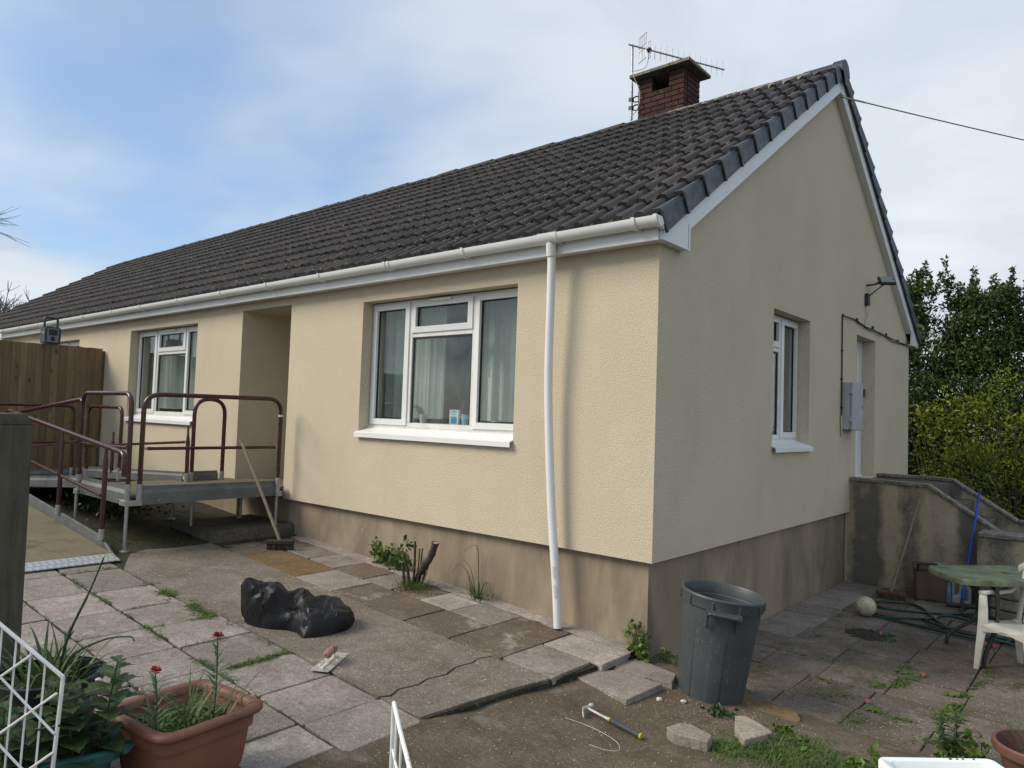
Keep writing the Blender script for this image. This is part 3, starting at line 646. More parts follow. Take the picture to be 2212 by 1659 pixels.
# ---- roof
def zr(y): return 2.545+SL*(y+.13)               # tile bed, front slope
TH = math.atan(SL); CS, SN = math.cos(TH), math.sin(TH)
m = MB(); pr = [(-.13, zr(-.13)-.02), (YR, zr(YR)-.02), (2*YR+.13, zr(-.13)-.02), (2*YR+.13, zr(-.13)-.06), (YR, zr(YR)-.06), (-.13, zr(-.13)-.06)]
m.add([(XL-.1, y, z) for y, z in pr]+[(.055, y, z) for y, z in pr], [(i, (i+1) % 6, 6+(i+1) % 6, 6+i) for i in range(6)]+[tuple(range(5, -1, -1)), tuple(range(6, 12))])
roof = m.build('roof', M['tile'], house)
TW, NC = .36, 13; SLEN = (YR+.16)/CS; G = SLEN/NC; TL = G+.075
def tile_profile(u):          # two rolls per tile
    p = (u/TW*2) % 1.0; d = abs(p-.5)*TW/2
    return .043*math.sqrt(max(0, 1-(d/.052)**2)) if d < .052 else 0.
def tile_mesh(name, mat, seed):
    r = random.Random(seed); N = 20; us = sorted(set([i*TW/N for i in range(N+1)]+[TW*.25-.052, TW*.25+.052, TW*.75-.052, TW*.75+.052]))
    vs = []; fs = []; n = len(us)
    for k, (sv, h) in enumerate(((0, .042), (0, .0), (TL*.5, .025), (TL, .006))):
        for u in us:
            hh = tile_profile(u); j = r.uniform(-.006, .006)
            if k == 1: vs.append((u, sv+.008+j, h+hh*.55))
            else: vs.append((u, sv+(j*1.6 if k == 0 else 0), h+hh+(j if k == 0 else 0)))
    for a, b in ((0, 1), (0, 2), (2, 3)):
        for i in range(n-1): fs.append((a*n+i, a*n+i+1, b*n+i+1, b*n+i))
    me = bpy.data.meshes.new(name); me.from_pydata(vs, [], fs)
    bm = bmesh.new(); bm.from_mesh(me); bmesh.ops.recalc_face_normals(bm, faces=bm.faces)
    bm.faces.ensure_lookup_table()
    if sum(f.normal.z for f in bm.faces) < 0: bmesh.ops.reverse_faces(bm, faces=bm.faces)
    bm.to_mesh(me); bm.free(); me.polygons.foreach_set('use_smooth', [True]*len(me.polygons)); me.set_sharp_from_angle(angle=R(50)); me.materials.append(mat); return me
tmo = [tile_mesh('roof_tile', M['tile'], k) for k in range(5)]; tmn = [tile_mesh('roof_tile', M['tile_new'], k+9) for k in range(2)]
RF = lambda x, s_: Matrix(((1, 0, 0, x), (0, CS, -SN, -.16+s_*CS), (0, SN, CS, zr(-.16)+s_*SN), (0, 0, 0, 1)))
NT_ = int((.02-XL)/TW)+1
far = MB()
for c in range(NT_):
    for i in range(NC):
        x = .02-(c+1)*TW+random.uniform(-.003, .003); L = RF(x, i*G+random.uniform(-.006, .006)) @ Matrix.Rotation(random.uniform(-.006, .006), 4, 'Z') @ Matrix.Rotation(random.uniform(-.004, .006), 4, 'X')
        new = c < 2 or (c == 2 and random.random() < .4); me = random.choice(tmn if new else tmo)
        if c < 23: inst('roof_tile', me, roof, L)
        else: far.add([v.co for v in me.vertices], [tuple(p.vertices) for p in me.polygons], L)
o = far.build('roof_tiles_far', M['tile'], roof, smooth=True, ang=50); stuff(o)
# ridge: half-round tiles bedded in mortar
rm = MB(); n_ = 10
pr = [(.125*math.cos(math.pi*(k/n_*1.16-.08)), .12*math.sin(math.pi*(k/n_*1.16-.08))) for k in range(n_+1)]
vs = [(x, a*(1+e), b*(1+e)) for x, e in ((0, .0), (.43, .07), (.44, .07)) for a, b in pr]+[(.44, a*.86, b*.86) for a, b in pr]; nn = n_+1
rm.add(vs, [(q*nn+i, q*nn+i+1, (q+1)*nn+i+1, (q+1)*nn+i) for q in range(3) for i in range(n_)]); 
ro = rm.build('ridge_tile', M['ridge'], roof, smooth=True); rme = ro.data; k = 0; ro.matrix_basis = Matrix.Translation((-.35, YR, 5.28))
x = -.35-.43
while x > XL-.2:
    inst('ridge_tile', rme, roof, Matrix.Translation((x, YR+random.uniform(-.006, .006), 5.28+random.uniform(-.008, .008))) @ Matrix.Rotation(random.uniform(-.012, .012), 4, 'Y')); x -= .43
m = MB(); m.grid(60, 4, lambda u, v: (-.25-1.9*u, YR-.185+.07*v+.03*u*(1-v)+nz(u*160, v*3, 1, .02), zr(YR-.20+.09*v)+.055+.02*v+nz(u*300, v*2, 1, .016))); m.build('ridge_bedding', M['mortar'], roof, smooth=True)
m = MB(); m.grid(160, 4, lambda u, v: (-.05+(XL-.05)*u, YR-.165+.07*v+nz(u*160, v*3, 1, .02), zr(YR-.165+.07*v)+.025+.02*v+nz(u*300, v*2, 1, .014))); m.build('ridge_bedding', M['ridge'], roof, smooth=True)
# dry verge caps: each hooks over the one below
vm = MB(); e0, e1, hh = .0, .385, .165
def vsec(s_, x0, x1, zb, ztop, lip): return [(x1, s_, zb), (x1, s_, ztop-.02), (x1-.02, s_, ztop), (x0+.006, s_, ztop), (x0, s_, ztop-.008), (x0, s_, ztop-lip), (x0+.012, s_, ztop-lip), (x1-.018, s_, ztop-.02), (x1-.018, s_, zb)]
S_ = [vsec(-.012, -.03, .053, -.105, .085, .055), vsec(.012, -.03, .053, -.105, .085, .03), vsec(.03, -.025, .048, -.10, .078, .02), vsec(.40, -.02, .036, -.10, .048, .02)]
q = len(S_[0]); vm.add([p for a in S_ for p in a], [(a*q+i, a*q+(i+1) % q, (a+1)*q+(i+1) % q, (a+1)*q+i) for a in range(3) for i in range(q)]+[tuple(range(q-1, -1, -1)), tuple(3*q+i for i in range(q))])
vo = vm.build('verge_cap', M['verge'], roof, smooth=True, ang=30); vme = vo.data
VF = lambda s_: Matrix(((1, 0, 0, .075), (0, CS, -SN, -.16+s_*CS), (0, SN, CS, zr(-.16)+s_*SN), (0, 0, 0, 1)))
VB = lambda s_: Matrix(((1, 0, 0, .075), (0, -CS, SN, 2*YR+.16-s_*CS), (0, SN, CS, zr(-.16)+s_*SN), (0, 0, 0, 1)))
vo.matrix_basis = VF(0)
for i in range(NC):
    if i: inst('verge_cap', vme, roof, VF(i*G))
    inst('verge_cap', vme, roof, VB(i*G))
m = MB(); pr = [(.155*math.cos(math.pi*(k/12*1.1-.05)), .15*math.sin(math.pi*(k/12*1.1-.05))) for k in range(13)]; n_ = 13
m.add([(.135, YR+a, 5.285+b) for a, b in pr]+[(.02, YR+a, 5.285+b) for a, b in pr]+[(.0, YR+a*.85, 5.285+b*.9) for a, b in pr]+[(-.34, YR+a*.82, 5.285+b*.87) for a, b in pr]+[(.14, YR+a*.7, 5.285+b*.8) for a, b in pr],
      [(q*n_+i, q*n_+i+1, (q+1)*n_+i+1, (q+1)*n_+i) for q in range(3) for i in range(12)]+[tuple(4*n_+i for i in range(n_))]+[(i, i+1, 4*n_+i+1, 4*n_+i) for i in range(12)]+[(12, 0, 4*n_, 4*n_+12)])
m.add([(.138, YR-.13, 5.30), (.138, YR+.13, 5.30), (.138, YR+.02, 5.13), (.138, YR-.02, 5.13)], [(0, 1, 2, 3)]); m.build('ridge_end_cap', M['verge'], roof, smooth=True)
# bargeboards, box ends, fascia, soffit
def barge(sgn):
    mb = MB(); Y = lambda y: y if sgn > 0 else 2*YR-y
    lo = lambda y: 2.315+.667*y; hi = lambda y: zr(y)-.02
    P = [(.335, 2.39), (.335, lo(.36)+.01), (YR-.001, lo(YR)), (YR-.001, hi(YR)), (-.10, hi(-.10)), (-.118, 2.53), (-.118, 2.392)]
    vs = [(.062, Y(y), z) for y, z in P]+[(.082, Y(y), z) for y, z in P]; n = len(P)
    mb.add(vs, [tuple(range(n)), tuple(range(2*n-1, n-1, -1))]+[(i, (i+1) % n, n+(i+1) % n, n+i) for i in range(n)])
    b = mb.build('bargeboard', M['upvc'], house)
    jt = MB(); 
    for y0_, z0_, y1_, z1_ in ((.30, 2.40, .30, 2.60),): jt.hexa([(.083, Y(y0_), z0_), (.0835, Y(y0_+.004), z0_), (.0835, Y(y0_+.004), z1_), (.083, Y(y0_), z1_), (.0815, Y(y0_), z0_), (.0815, Y(y0_+.004), z0_), (.0815, Y(y0_+.004), z1_), (.0815, Y(y0_), z1_)])
    jt.build('joint', M['gasket'], b)
    for i in range(9):
        y = .55+i*.42; nb = MB(); nb.lathe([(.004, 0), (.0045, .002), (0, .003)], (0, 0, 0), 6, Matrix.Translation((.082, Y(y), lo(y)+.06)) @ Matrix.Rotation(R(90), 4, 'Y')); nb.build('nail', M['gasket'], b)
    sf = MB(); P2 = [(.36, lo(.36)+.012), (YR-.001, lo(YR)+.014), (YR-.001, lo(YR)+.03), (.36, lo(.36)+.03)]
    sf.add([(.0, Y(y), z) for y, z in P2]+[(.0615, Y(y), z) for y, z in P2], [(0, 1, 5, 4), (1, 2, 6, 5), (2, 3, 7, 6), (3, 0, 4, 7), (0, 1, 2, 3), (4, 5, 6, 7)]); sf.build('verge_soffit', M['upvc'], house)
    bt = MB(); bt.box(.0, Y(-.12), 2.394, .0615, Y(.333), 2.404); bt.build('box_end_soffit', M['upvc'], house)
barge(1); barge(-1)
MB().box(XL, -.138, 2.385, .0615, -.118, 2.53).build('fascia', M['upvc'], house); MB().box(XL, -.1175, 2.396, -.001, -.001, 2.408).build('soffit', M['upvc'], house)
MB().box(XL, 2*YR+.118, 2.385, .0615, 2*YR+.138, 2.53).build('rear_fascia', M['upvc'], house)
m = MB(); gc = (-.20, 2.535); n_ = 10
go = [(gc[0]-.058*math.cos(math.pi*k/n_), gc[1]-.07*math.sin(math.pi*k/n_)) for k in range(n_+1)]; gi = [(gc[0]-.054*math.cos(math.pi*k/n_), gc[1]-.066*math.sin(math.pi*k/n_)) for k in range(n_+1)][::-1]
gp = go+gi; n = len(gp); XG = -15.95
m.add([(XG, y, z) for y, z in gp]+[(.118, y, z) for y, z in gp], [(i, (i+1) % n, n+(i+1) % n, n+i) for i in range(n)])
m.add([(.118, y, z) for y, z in go]+[(.121, y, z) for y, z in go], [tuple(range(n_+1)), tuple(range(n_+1, 2*n_+2))]+[(i, i+1, n_+2+i, n_+1+i) for i in range(n_)])
gut = m.build('gutter', M['upvc'], house, smooth=True)
def gband(x, w, e):
    mb = MB(); a = [(gc[0]-(.058+e)*math.cos(math.pi*k/10*1.04-.06), gc[1]-(.07+e)*math.sin(math.pi*k/10*1.04-.06)) for k in range(11)]; b = [(gc[0]-.0565*math.cos(math.pi*k/10), gc[1]-.0685*math.sin(math.pi*k/10)) for k in range(10, -1, -1)]
    P = a+b; n = len(P); mb.add([(x-w/2, y, z) for y, z in P]+[(x+w/2, y, z) for y, z in P], [(i, (i+1) % n, n+(i+1) % n, n+i) for i in range(n)]+[tuple(range(n)), tuple(range(2*n-1, n-1, -1))])
    mb.box(x-w*.45, -.16, 2.455, x+w*.45, -.1385, 2.50); return mb
for x in (-.083, -1.84, -4.03, -5.1, -6.2, -7.4, -8.61, -9.67, -12.06, -13.19, -14.3, -15.4): gband(x, .028, .011).build('gutter_bracket', M['upvc'], gut, smooth=True)
for x in (-2.89, -10.9): 
    gband(x-.03, .022, .009).build('gutter_joint', M['upvc'], gut, smooth=True); gband(x+.03, .022, .009).build('gutter_joint', M['upvc'], gut, smooth=True)
gband(.10, .03, .008).build('stop_end', M['upvc'], gut, smooth=True)
ob = gband(-.885, .19, .006); ob.tube([(-.885, -.195, 2.49), (-.886, -.19, 2.43), (-.888, -.176, 2.37)], .041, 14); ob.build('gutter_outlet', M['upvc'], gut, smooth=True)
dp = MB().tube(spline([(-.888, -.175, 2.43), (-.90, -.155, 2.0), (-.914, -.13, 1.28), (-.866, -.11, .39), (-.80, -.10, -.26), (-.775, -.09, -.612)], 8), .0345, 16).build('downpipe', M['upvc'], house, smooth=True)
for z, k_ in ((-.13, .09), (-.27, .10)): MB().grid(5, 2, lambda u, v: (-.815+(-.13-z)*.10+k_*v*.09+.0349*math.sin(.1+1.0*u), -.1033-.0352*math.cos(.1+1.0*u)+(-.13-z)*.02, z-k_*v)).build('barcode_label', M['label_white'], dp)
MB().tube(rounded([(-15.93, -.2, 2.47), (-15.93, -.19, 2.36), (-15.7, -.1, 2.27), (-15.7, -.06, .0)], .05, 4), .034, 12).build('downpipe', M['upvc_old'], house, smooth=True)
MB().tube([(-15.2, -.09, 2.17), (-14.2, -.085, 2.2)], .03, 10).build('overflow_pipe', M['upvc_old'], house, smooth=True)

# ---- chimney stack of dark bricks
m = MB(); cx0, cx1, cy0, cy1 = -2.953, -2.187, 4.5, 5.0
m.box(cx0+.012, cy0+.012, 4.6, cx1-.012, cy1-.012, 5.93); m.box(cx0+.012, cy0+.012, 5.93, -2.72, cy0+.13, 6.19); m.box(-2.43, cy0+.012, 5.93, cx1-.012, cy0+.13, 6.19); m.box(cx0+.012, cy1-.12, 5.93, cx1-.012, cy1-.012, 6.19); m.box(cx1-.13, cy0+.13, 5.93, cx1-.012, cy1-.12, 6.19); m.box(cx0+.012, cy0+.13, 5.93, cx0+.13, cy1-.12, 6.19)
chim = m.build('chimney', M['brick_mortar'], house)
bmesh_cache = {}
def brick(x0, y0, z0, x1, y1, z1):
    d = (round(x1-x0, 3), round(y1-y0, 3), round(z1-z0, 3))
    if d not in bmesh_cache:
        o = MB().box(-d[0]/2, -d[1]/2, -d[2]/2, d[0]/2, d[1]/2, d[2]/2).build('brick', M['brick'], chim, bevel=.004); bmesh_cache[d] = o.data
    else: o = inst('brick', bmesh_cache[d], chim, Matrix())
    o.matrix_basis = Matrix.Translation(((x0+x1)/2+random.uniform(-.002, .002), (y0+y1)/2+random.uniform(-.002, .002), (z0+z1)/2))
CH = .0785
for i in range(13):
    z = 6.205-(i+1)*CH; top = i < 3
    fr_ = [0, .1125, .2275] if i % 2 else [0, .2275]
    def run(a, b, odd, f):
        ed = [a]; k = a+(.115 if odd else .2275)
        while k < b-.06: ed.append(k); k += .2275 if b-k > .3 or True else 0
        ed.append(b)
        for p, q_ in zip(ed[:-1], ed[1:]): f(p+.004, q_-.004)
    if top: segs = [(cx0, -2.708), (-2.438, cx1)]
    else: segs = [(cx0, cx1)]
    for a, b in segs: run(a, b, i % 2 and not top, lambda p, q_: brick(p, cy0, z+.005, q_, cy0+.105, z+CH-.005))
    run(cy0+.112, cy1, (i+1) % 2, lambda p, q_: brick(cx1-.105, p, z+.005, cx1, q_, z+CH-.005))
    run(cy0+.112, cy1, (i+1) % 2, lambda p, q_: brick(cx0, p, z+.005, cx0+.105, q_, z+CH-.005))
m = MB(); cp = [(-3.04, 4.38), (-2.05, 4.38), (-2.06, 5.10), (-3.05, 5.10)]; m.prism(cp, 6.212, 6.262); m.prism([(x+(.03 if x < -2.5 else -.03), y+(.03 if y < 4.7 else -.03)) for x, y in cp], 6.262, 6.272); m.build('chimney_slab', M['cap'], chim, bevel=.008)

# ================================================================== things on the house
# television aerial strapped to the chimney
ae = thing('television_aerial', 'grey television aerial on a mast strapped to the brick chimney', 'aerial', (-3.13, 4.6, 5.67))
MB().tube([(-3.12, 4.6, 5.67), (-3.135, 4.6, 6.86)], .021, 10).build('mast', M['metal'], ae, smooth=True)
P0, P1 = Vector((-3.13, 4.56, 6.835)), Vector((-2.296, 6.07, 6.80)); bd = (P1-P0).normalized(); sd_ = bd.cross(Vector((0, 0, 1))).normalized()
MB().tube([P0-bd*.05, P1], .013, 8).build('boom', M['metal'], ae, smooth=True)
for k in range(13):
    c = P0+bd*(.42+k*.105); MB().tube([c-Vector((0, 0, .125)), c+Vector((0, 0, .125))], .0055, 6).build('director', M['metal'], ae)
for k, (o_, hh_) in enumerate(((.20, .19),)):
    c = P0+bd*o_
    for s2_ in (-1, 1):
        rf = MB(); a = c+Vector((0, 0, .03*s2_)); 
        for q in (-.10, -.05, 0, .05, .10): rf.tube([a+sd_*q, a+sd_*q*1.2+Vector((0, 0, s2_*.17))], .004, 5)
        for q in (.0, .17): rf.tube([a-sd_*.11+Vector((0, 0, s2_*q)), a+sd_*.11+Vector((0, 0, s2_*q))], .005, 5)
        rf.build('reflector', M['metal'], ae)
c = P0+bd*.32; dl = MB(); dl.tube([c+sd_*.03+Vector((0, 0, -.13)), c+sd_*.03+Vector((0, 0, .13)), c-sd_*.03+Vector((0, 0, .13)), c-sd_*.03+Vector((0, 0, -.13))], .006, 6, closed=True); dl.build('dipole', M['metal'], ae)
MB().lathe([(0, -.035), (.03, -.03), (.042, 0), (.03, .03), (0, .035)], tuple(c), 12).build('dipole_box', M['black'], ae, smooth=True)
for z in (5.86, 5.99):
    b = MB(); b.tube([(-3.13, 4.575, z), (-3.04, 4.60, z+.03), (-2.953, 4.60, z)], .011, 6); b.tube([(-3.13, 4.6, z-.03), (-3.04, 4.62, z-.05), (-2.953, 4.62, z-.03)], .009, 6); b.box(-3.16, 4.57, z-.025, -3.10, 4.63, z+.025); b.build('bracket', M['black'], ae)
MB().tube(spline([c, c+Vector((-.05, .0, -.25)), (-3.02, 4.47, 6.35), (-2.97, 4.37, 6.25), (-2.90, 4.46, 6.0), (-2.93, 4.46, 5.75), (-3.11, 4.56, 5.70)], 6), .006, 6).build('cable', M['cable_white'], ae)
# overhead wire
m = MB(); pts = []
for i in range(31):
    t = i/30*7; pts.append((.10+1.6*t, YR-.03+1.9*t, 4.985-.30*t+.02*t*t))
m.tube(pts, .007, 6); tag(m.build('overhead_wire', M['cable'],), 'thin black overhead wire running off from the gable peak', 'wire')
bk = MB(); bk.tube([(.083, YR-.02, 5.02), (.11, YR-.02, 5.0), (.12, YR-.02, 4.97)], .008, 6); bk.tube([(.10, YR-.03, 4.985), (.30, YR+.21, 4.95)], .011, 6); bk.build('wire_grip', M['galv'], house)
# flood light
fl_ = thing('flood_light', 'small black flood light on a bracket high on the gable wall', 'light', (0, 5.58, 2.73))
MB().box(.0, 5.53, 2.70, .05, 5.63, 2.86).build('junction_box', M['black'], fl_, bevel=.008)
MB().tube(rounded([(.05, 5.58, 2.83), (.10, 5.60, 2.88), (.14, 5.66, 2.93), (.19, 5.72, 2.99)], .05), .009, 6).build('lead', M['cable'], fl_)
hd = MB(); T = Matrix.Translation((.22, 5.74, 3.04)) @ Matrix.Rotation(R(35), 4, 'Z') @ Matrix.Rotation(R(-42), 4, 'X'); hd.box(-.105, -.022, -.075, .105, .022, .075, T); h_ = hd.build('lamp_head', M['black'], fl_, bevel=.01)
MB().box(-.085, -.0265, -.057, .085, -.0225, .057, T).build('lamp_lens', M['lens'], h_)
br = MB(); br.tube(rounded([(0.0, 5.62, 2.98), (.10, 5.62, 2.98), (.16, 5.66, 3.03)], .03), .012, 6); br.tube([(.10, 5.62, 2.98), (.30, 5.78, 3.06)], .01, 6); br.build('arm', M['black'], fl_)
MB().tube(spline([(.015, 5.575, 2.70), (.03, 5.56, 2.6), (.02, 5.60, 2.55), (.012, 5.56, 2.48), (.01, 5.55, 2.41)], 5), .008, 6).build('white_lead', M['cable_white'], fl_)
# cable run round the door
ca = thing('wall_cable', 'black clipped cable running over the side door to the meter cabinet', 'cable', (0, 4.56, 1.0))
MB().tube(spline([(.012, 7.95, 2.40), (.03, 7.3, 2.38), (.014, 6.62, 2.40), (.03, 6.2, 2.385), (.014, 5.9, 2.42), (.03, 5.5, 2.40), (.014, 5.14, 2.44), (.025, 4.8, 2.435), (.013, 4.56, 2.425), (.013, 4.53, 2.36), (.013, 4.53, 1.9), (.013, 4.535, 1.3), (.013, 4.52, 1.15)], 6), .009, 6).build('black_cable', M['cable'], ca)
MB().tube(spline([(.02, 7.9, 2.385), (.018, 7.0, 2.36), (.02, 6.3, 2.41), (.016, 5.7, 2.385), (.018, 5.14, 2.425)], 6), .006, 6).build('second_cable', M['cable'], ca)
for y, z in ((7.3, 2.40), (6.62, 2.42), (5.9, 2.44), (5.14, 2.455), (4.55, 2.43)): MB().box(0, y-.012, z-.012, .028, y+.012, z+.02).build('clip', M['black'], ca, bevel=.004)
for z in (2.0, 1.65, 1.3): MB().box(0, 4.515, z-.01, .026, 4.545, z+.01).build('clip', M['black'], ca, bevel=.003)
for k in range(3): MB().tube(spline([(.014, 4.515+.012*k, 1.2), (.016, 4.52+.01*k, 1.1), (.014, 4.545+.012*k, .97-.02*k)], 4), .007, 6).build('cable_tail', M['cable_white'], ca)
mc = thing('meter_cabinet', 'pale grey plastic meter cabinet beside the recessed side door', 'cabinet', (0, 4.8, 1.0))
MB().box(.0, 4.56, 1.03, .10, 5.02, 1.61).build('case', M['meter'], mc, bevel=.012, seg=2); MB().box(.102, 4.57, 1.025, .128, 5.03, 1.62).build('door', M['meter'], mc, bevel=.01, seg=2)
for z in (1.16, 1.50): MB().box(.09, 4.555, z-.03, .132, 4.572, z+.03).build('hinge', M['meter'], mc, bevel=.003)
MB().box(.1285, 4.985, 1.30, .1325, 5.0, 1.335).build('latch', M['gasket'], mc)

# ---- behind the panes
def curtain(x0, x1, y, label, folds, z0=1.0, z1=2.2):
    mb = MB(); N = 90; mb.grid(N, 8, lambda u, v: (x0+(x1-x0)*u, y+.028*math.sin(u*folds*6.283+.8*math.sin(u*9)+v*.5)*(1.-.35*v)+.012*math.sin(u*folds*2.1*6.283), z0+(z1-z0)*v)); return tag(mb.build('curtain', M['curtain'], smooth=True), label, 'curtain')
curtain(-3.95, -2.68, .40, 'pale lace curtain drawn to the left of the large front window', 9); curtain(-2.27, -1.15, .40, 'pale lace curtain at the right of the large front window', 7)
curtain(-10.2, -7.1, .40, 'pale net curtain across the window beside the porch', 18); curtain(-14.6, -11.3, .40, 'pale net curtain in the window behind the fence', 16)
m = MB(); m.grid(60, 4, lambda u, v: (-.40+.02*math.sin(u*40), 2.2+1.3*u, 1.0+1.2*v)); tag(m.build('curtain', M['curtain'], smooth=True), 'pale net curtain in the narrow gable window', 'curtain')
MB().box(-4.0, .30, .93, -1.0, .52, .955).build('window_board', M['sill'], house); MB().box(-10.0, .30, .93, -7.0, .52, .955).build('window_board', M['sill'], house)
def mug(x, y, label, mat, r=.042, h=.09, side=1):
    t = thing('mug', label, 'mug', (x, y, .955), 'mugs on the window board'); MB().lathe([(r*.8, 0), (r, h), (r-.004, h), (r*.8-.004, .006), (0, .006)], (x, y, .957), 20).build('cup', mat, t, smooth=True)
    MB().tube(arc((x-side*r*.9, y-.0, .957+h*.5), (-side, 0, 0), (0, 0, 1), .024, -1.4, 1.4, 8), .005, 6).build('handle', mat, t, smooth=True)
mug(-2.80, .24, 'off-white mug left of the card in the large front window', M['mug']); mug(-2.19, .24, 'light blue mug right beside the card in the window', M['mug_blue'], .052, .10, -1); mug(-1.80, .24, 'small pale mug in the right pane of the front window', M['mug'], .045, .05)
cd = thing('card_box', 'small white and blue printed card box standing in the front window', 'box', (-2.36, .24, .955)); MB().box(-2.415, .235, .957, -2.295, .265, 1.10).build('carton', M['card'], cd)
MB().box(-2.395, .2325, .965, -2.315, .2347, 1.035).build('printed_panel', M['card_blue'], cd)
def text_mesh(txt, size, mw, mat, parent, name):
    cu = bpy.data.curves.new(name, 'FONT'); cu.body = txt; cu.size = size; cu.align_x = 'CENTER'; cu.extrude = .0004
    to = bpy.data.objects.new(name, cu); col.objects.link(to); dg = bpy.context.evaluated_depsgraph_get()
    me = bpy.data.meshes.new_from_object(to.evaluated_get(dg)); bpy.data.objects.remove(to); me.transform(mw); me.materials.clear(); me.materials.append(mat)
    o = bpy.data.objects.new(name, me); col.objects.link(o); adopt(o, parent); return o
text_mesh('ZORBA', .030, Matrix.Translation((-2.355, .2325, 1.072)) @ Matrix.Rotation(R(90), 4, 'X'), M['card_blue'], cd, 'lettering')
text_mesh('THE BUDD', .017, Matrix.Translation((-2.355, .2325, 1.048)) @ Matrix.Rotation(R(90), 4, 'X'), M['card_blue'], cd, 'lettering')
sb_ = thing('soap_bottle', 'dark bottle with a red cap behind the left pane', 'bottle', (-3.08, .25, .955)); MB().lathe([(.032, 0), (.034, .12), (.022, .16), (.012, .18), (.012, .19)], (-3.08, .25, .957), 16).build('bottle', M['bottle_dark'], sb_, smooth=True)
MB().lathe([(.03, 0), (.038, .02), (.036, .05), (.012, .065), (0, .066)], (-3.08, .25, 1.147), 14).build('cap', M['dark_red'], sb_, smooth=True)

# ================================================================== access ramp
ramp = thing('access_ramp', 'grey metal disabled access ramp with maroon handrails in front of the porch', 'ramp', (-6, -1.5, -.35))
RX, RY = -4.79, -1.79; FZ = .15
def kerbpanel(p0, p1, zb0, zt0, zb1, zt1, nrm, name='side_panel', th=.012):
    """folded edging panel from p0 to p1 (xy), bottom/top heights at both ends"""
    p0, p1, n_ = Vector((*p0, 0)), Vector((*p1, 0)), Vector((*nrm, 0)); mb = MB()
    def sec(p, zb, zt_): return [p+n_*0+Vector((0, 0, zb)), p+n_*0+Vector((0, 0, zb+(zt_-zb)*.62)), p+n_*-.022+Vector((0, 0, zb+(zt_-zb)*.80)), p+n_*-.022+Vector((0, 0, zt_)), p+n_*-.034+Vector((0, 0, zt_)), p+n_*-.034+Vector((0, 0, zb+(zt_-zb)*.78)), p+n_*-th+Vector((0, 0, zb+(zt_-zb)*.6)), p+n_*-th+Vector((0, 0, zb))]
    a, b = sec(p0, zb0, zt0), sec(p1, zb1, zt1); n = len(a); mb.add(a+b, [(i, (i+1) % n, n+(i+1) % n, n+i) for i in range(n)]+[tuple(range(n)), tuple(range(2*n-1, n-1, -1))])
    pn = mb.build(name, M['kerb'], ramp); L = (p1-p0).length; k = max(2, round(L/.6))
    for i in range(k):
        t = (i+.15)/(k-.7) if k > 1 else .5; c = p0.lerp(p1, min(t, .97)); z = (zb0+(zb1-zb0)*t)+.035; bo = MB(); bo.lathe([(.011, 0), (.009, .006), (0, .007)], (0, 0, 0), 8, Matrix.Translation(c+n_*.001+Vector((0, 0, z))) @ n_.to_track_quat('Z', 'Y').to_matrix().to_4x4()); bo.build('bolt', M['galv'], pn)
    return pn
kerbpanel((RX, RY+.12), (RX, -.17), .05, .237, .055, .225, (1, 0)); kerbpanel((-6.05, RY), (RX-.1, RY), .055, .235, .05, .23, (0, -1))
# decks
def deck(x0, x1, y0, y1, z0, z1, mat=M['grid'], th=.03, name='deck'):
    return MB().hexa([(x0, y0, z0-th), (x1, y0, z1-th), (x1, y1, z1-th), (x0, y1, z0-th), (x0, y0, z0), (x1, y0, z1), (x1, y1, z1), (x0, y1, z0)]).build(name, mat, ramp)
deck(-6.12, RX-.035, RY+.03, -.05, FZ, FZ); deck(-5.85, -4.95, -.05, .9, FZ-.004, FZ-.004)
deck(-8.2, -6.12, RY+.03, -.78, -.055, FZ); deck(-9.32, -8.2, -2.80, -.78, -.055, -.055); deck(-8.2, -4.62, -2.78, -1.97, -.07, -.365)
MB().hexa([(-4.62, -2.80, -.385), (-4.44, -2.80, -.405), (-4.44, -1.97, -.405), (-4.62, -1.97, -.385), (-4.62, -2.80, -.362), (-4.44, -2.80, -.398), (-4.44, -1.97, -.398), (-4.62, -1.97, -.362)]).build('toe_plate', M['chequer'], ramp)
kerbpanel((-8.2, RY), (-6.16, RY), -.055, .075, .11, .24, (0, -1)); kerbpanel((-9.32, -.76), (-5.88, -.76), -.055, .10, .14, .265, (0, -1)); kerbpanel((-9.33, -2.8), (-9.33, -.78), -.1, .07, -.1, .07, (1, 0))
kerbpanel((-5.90, -.62), (-5.90, -.30), .15, .265, .15, .265, (1, 0))
# ramp kerb with its bent-down end
for y, nrm in ((-1.95, -1), (-2.80, -1)):
    m = MB(); P = [(-8.2, -.10), (-8.2, .045), (-4.97, -.245), (-4.64, -.388), (-4.66, -.41), (-5.0, -.375)]
    m.add([(x, y-.012, z) for x, z in P]+[(x, y+.012, z) for x, z in P], [tuple(range(6)), tuple(range(11, 5, -1))]+[(i, (i+1) % 6, 6+(i+1) % 6, 6+i) for i in range(6)]); kp = m.build('ramp_kerb', M['kerb'], ramp, bevel=.002)
    for x, z in ((-4.95, -.29), (-4.91, -.275), (-5.03, -.30), (-6.4, -.16)): MB().lathe([(.009, 0), (.008, .005), (0, .006)], (0, 0, 0), 8, Matrix.Translation((x, y-.012, z)) @ Matrix.Rotation(R(90), 4, 'X')).build('bolt', M['galv'], kp)
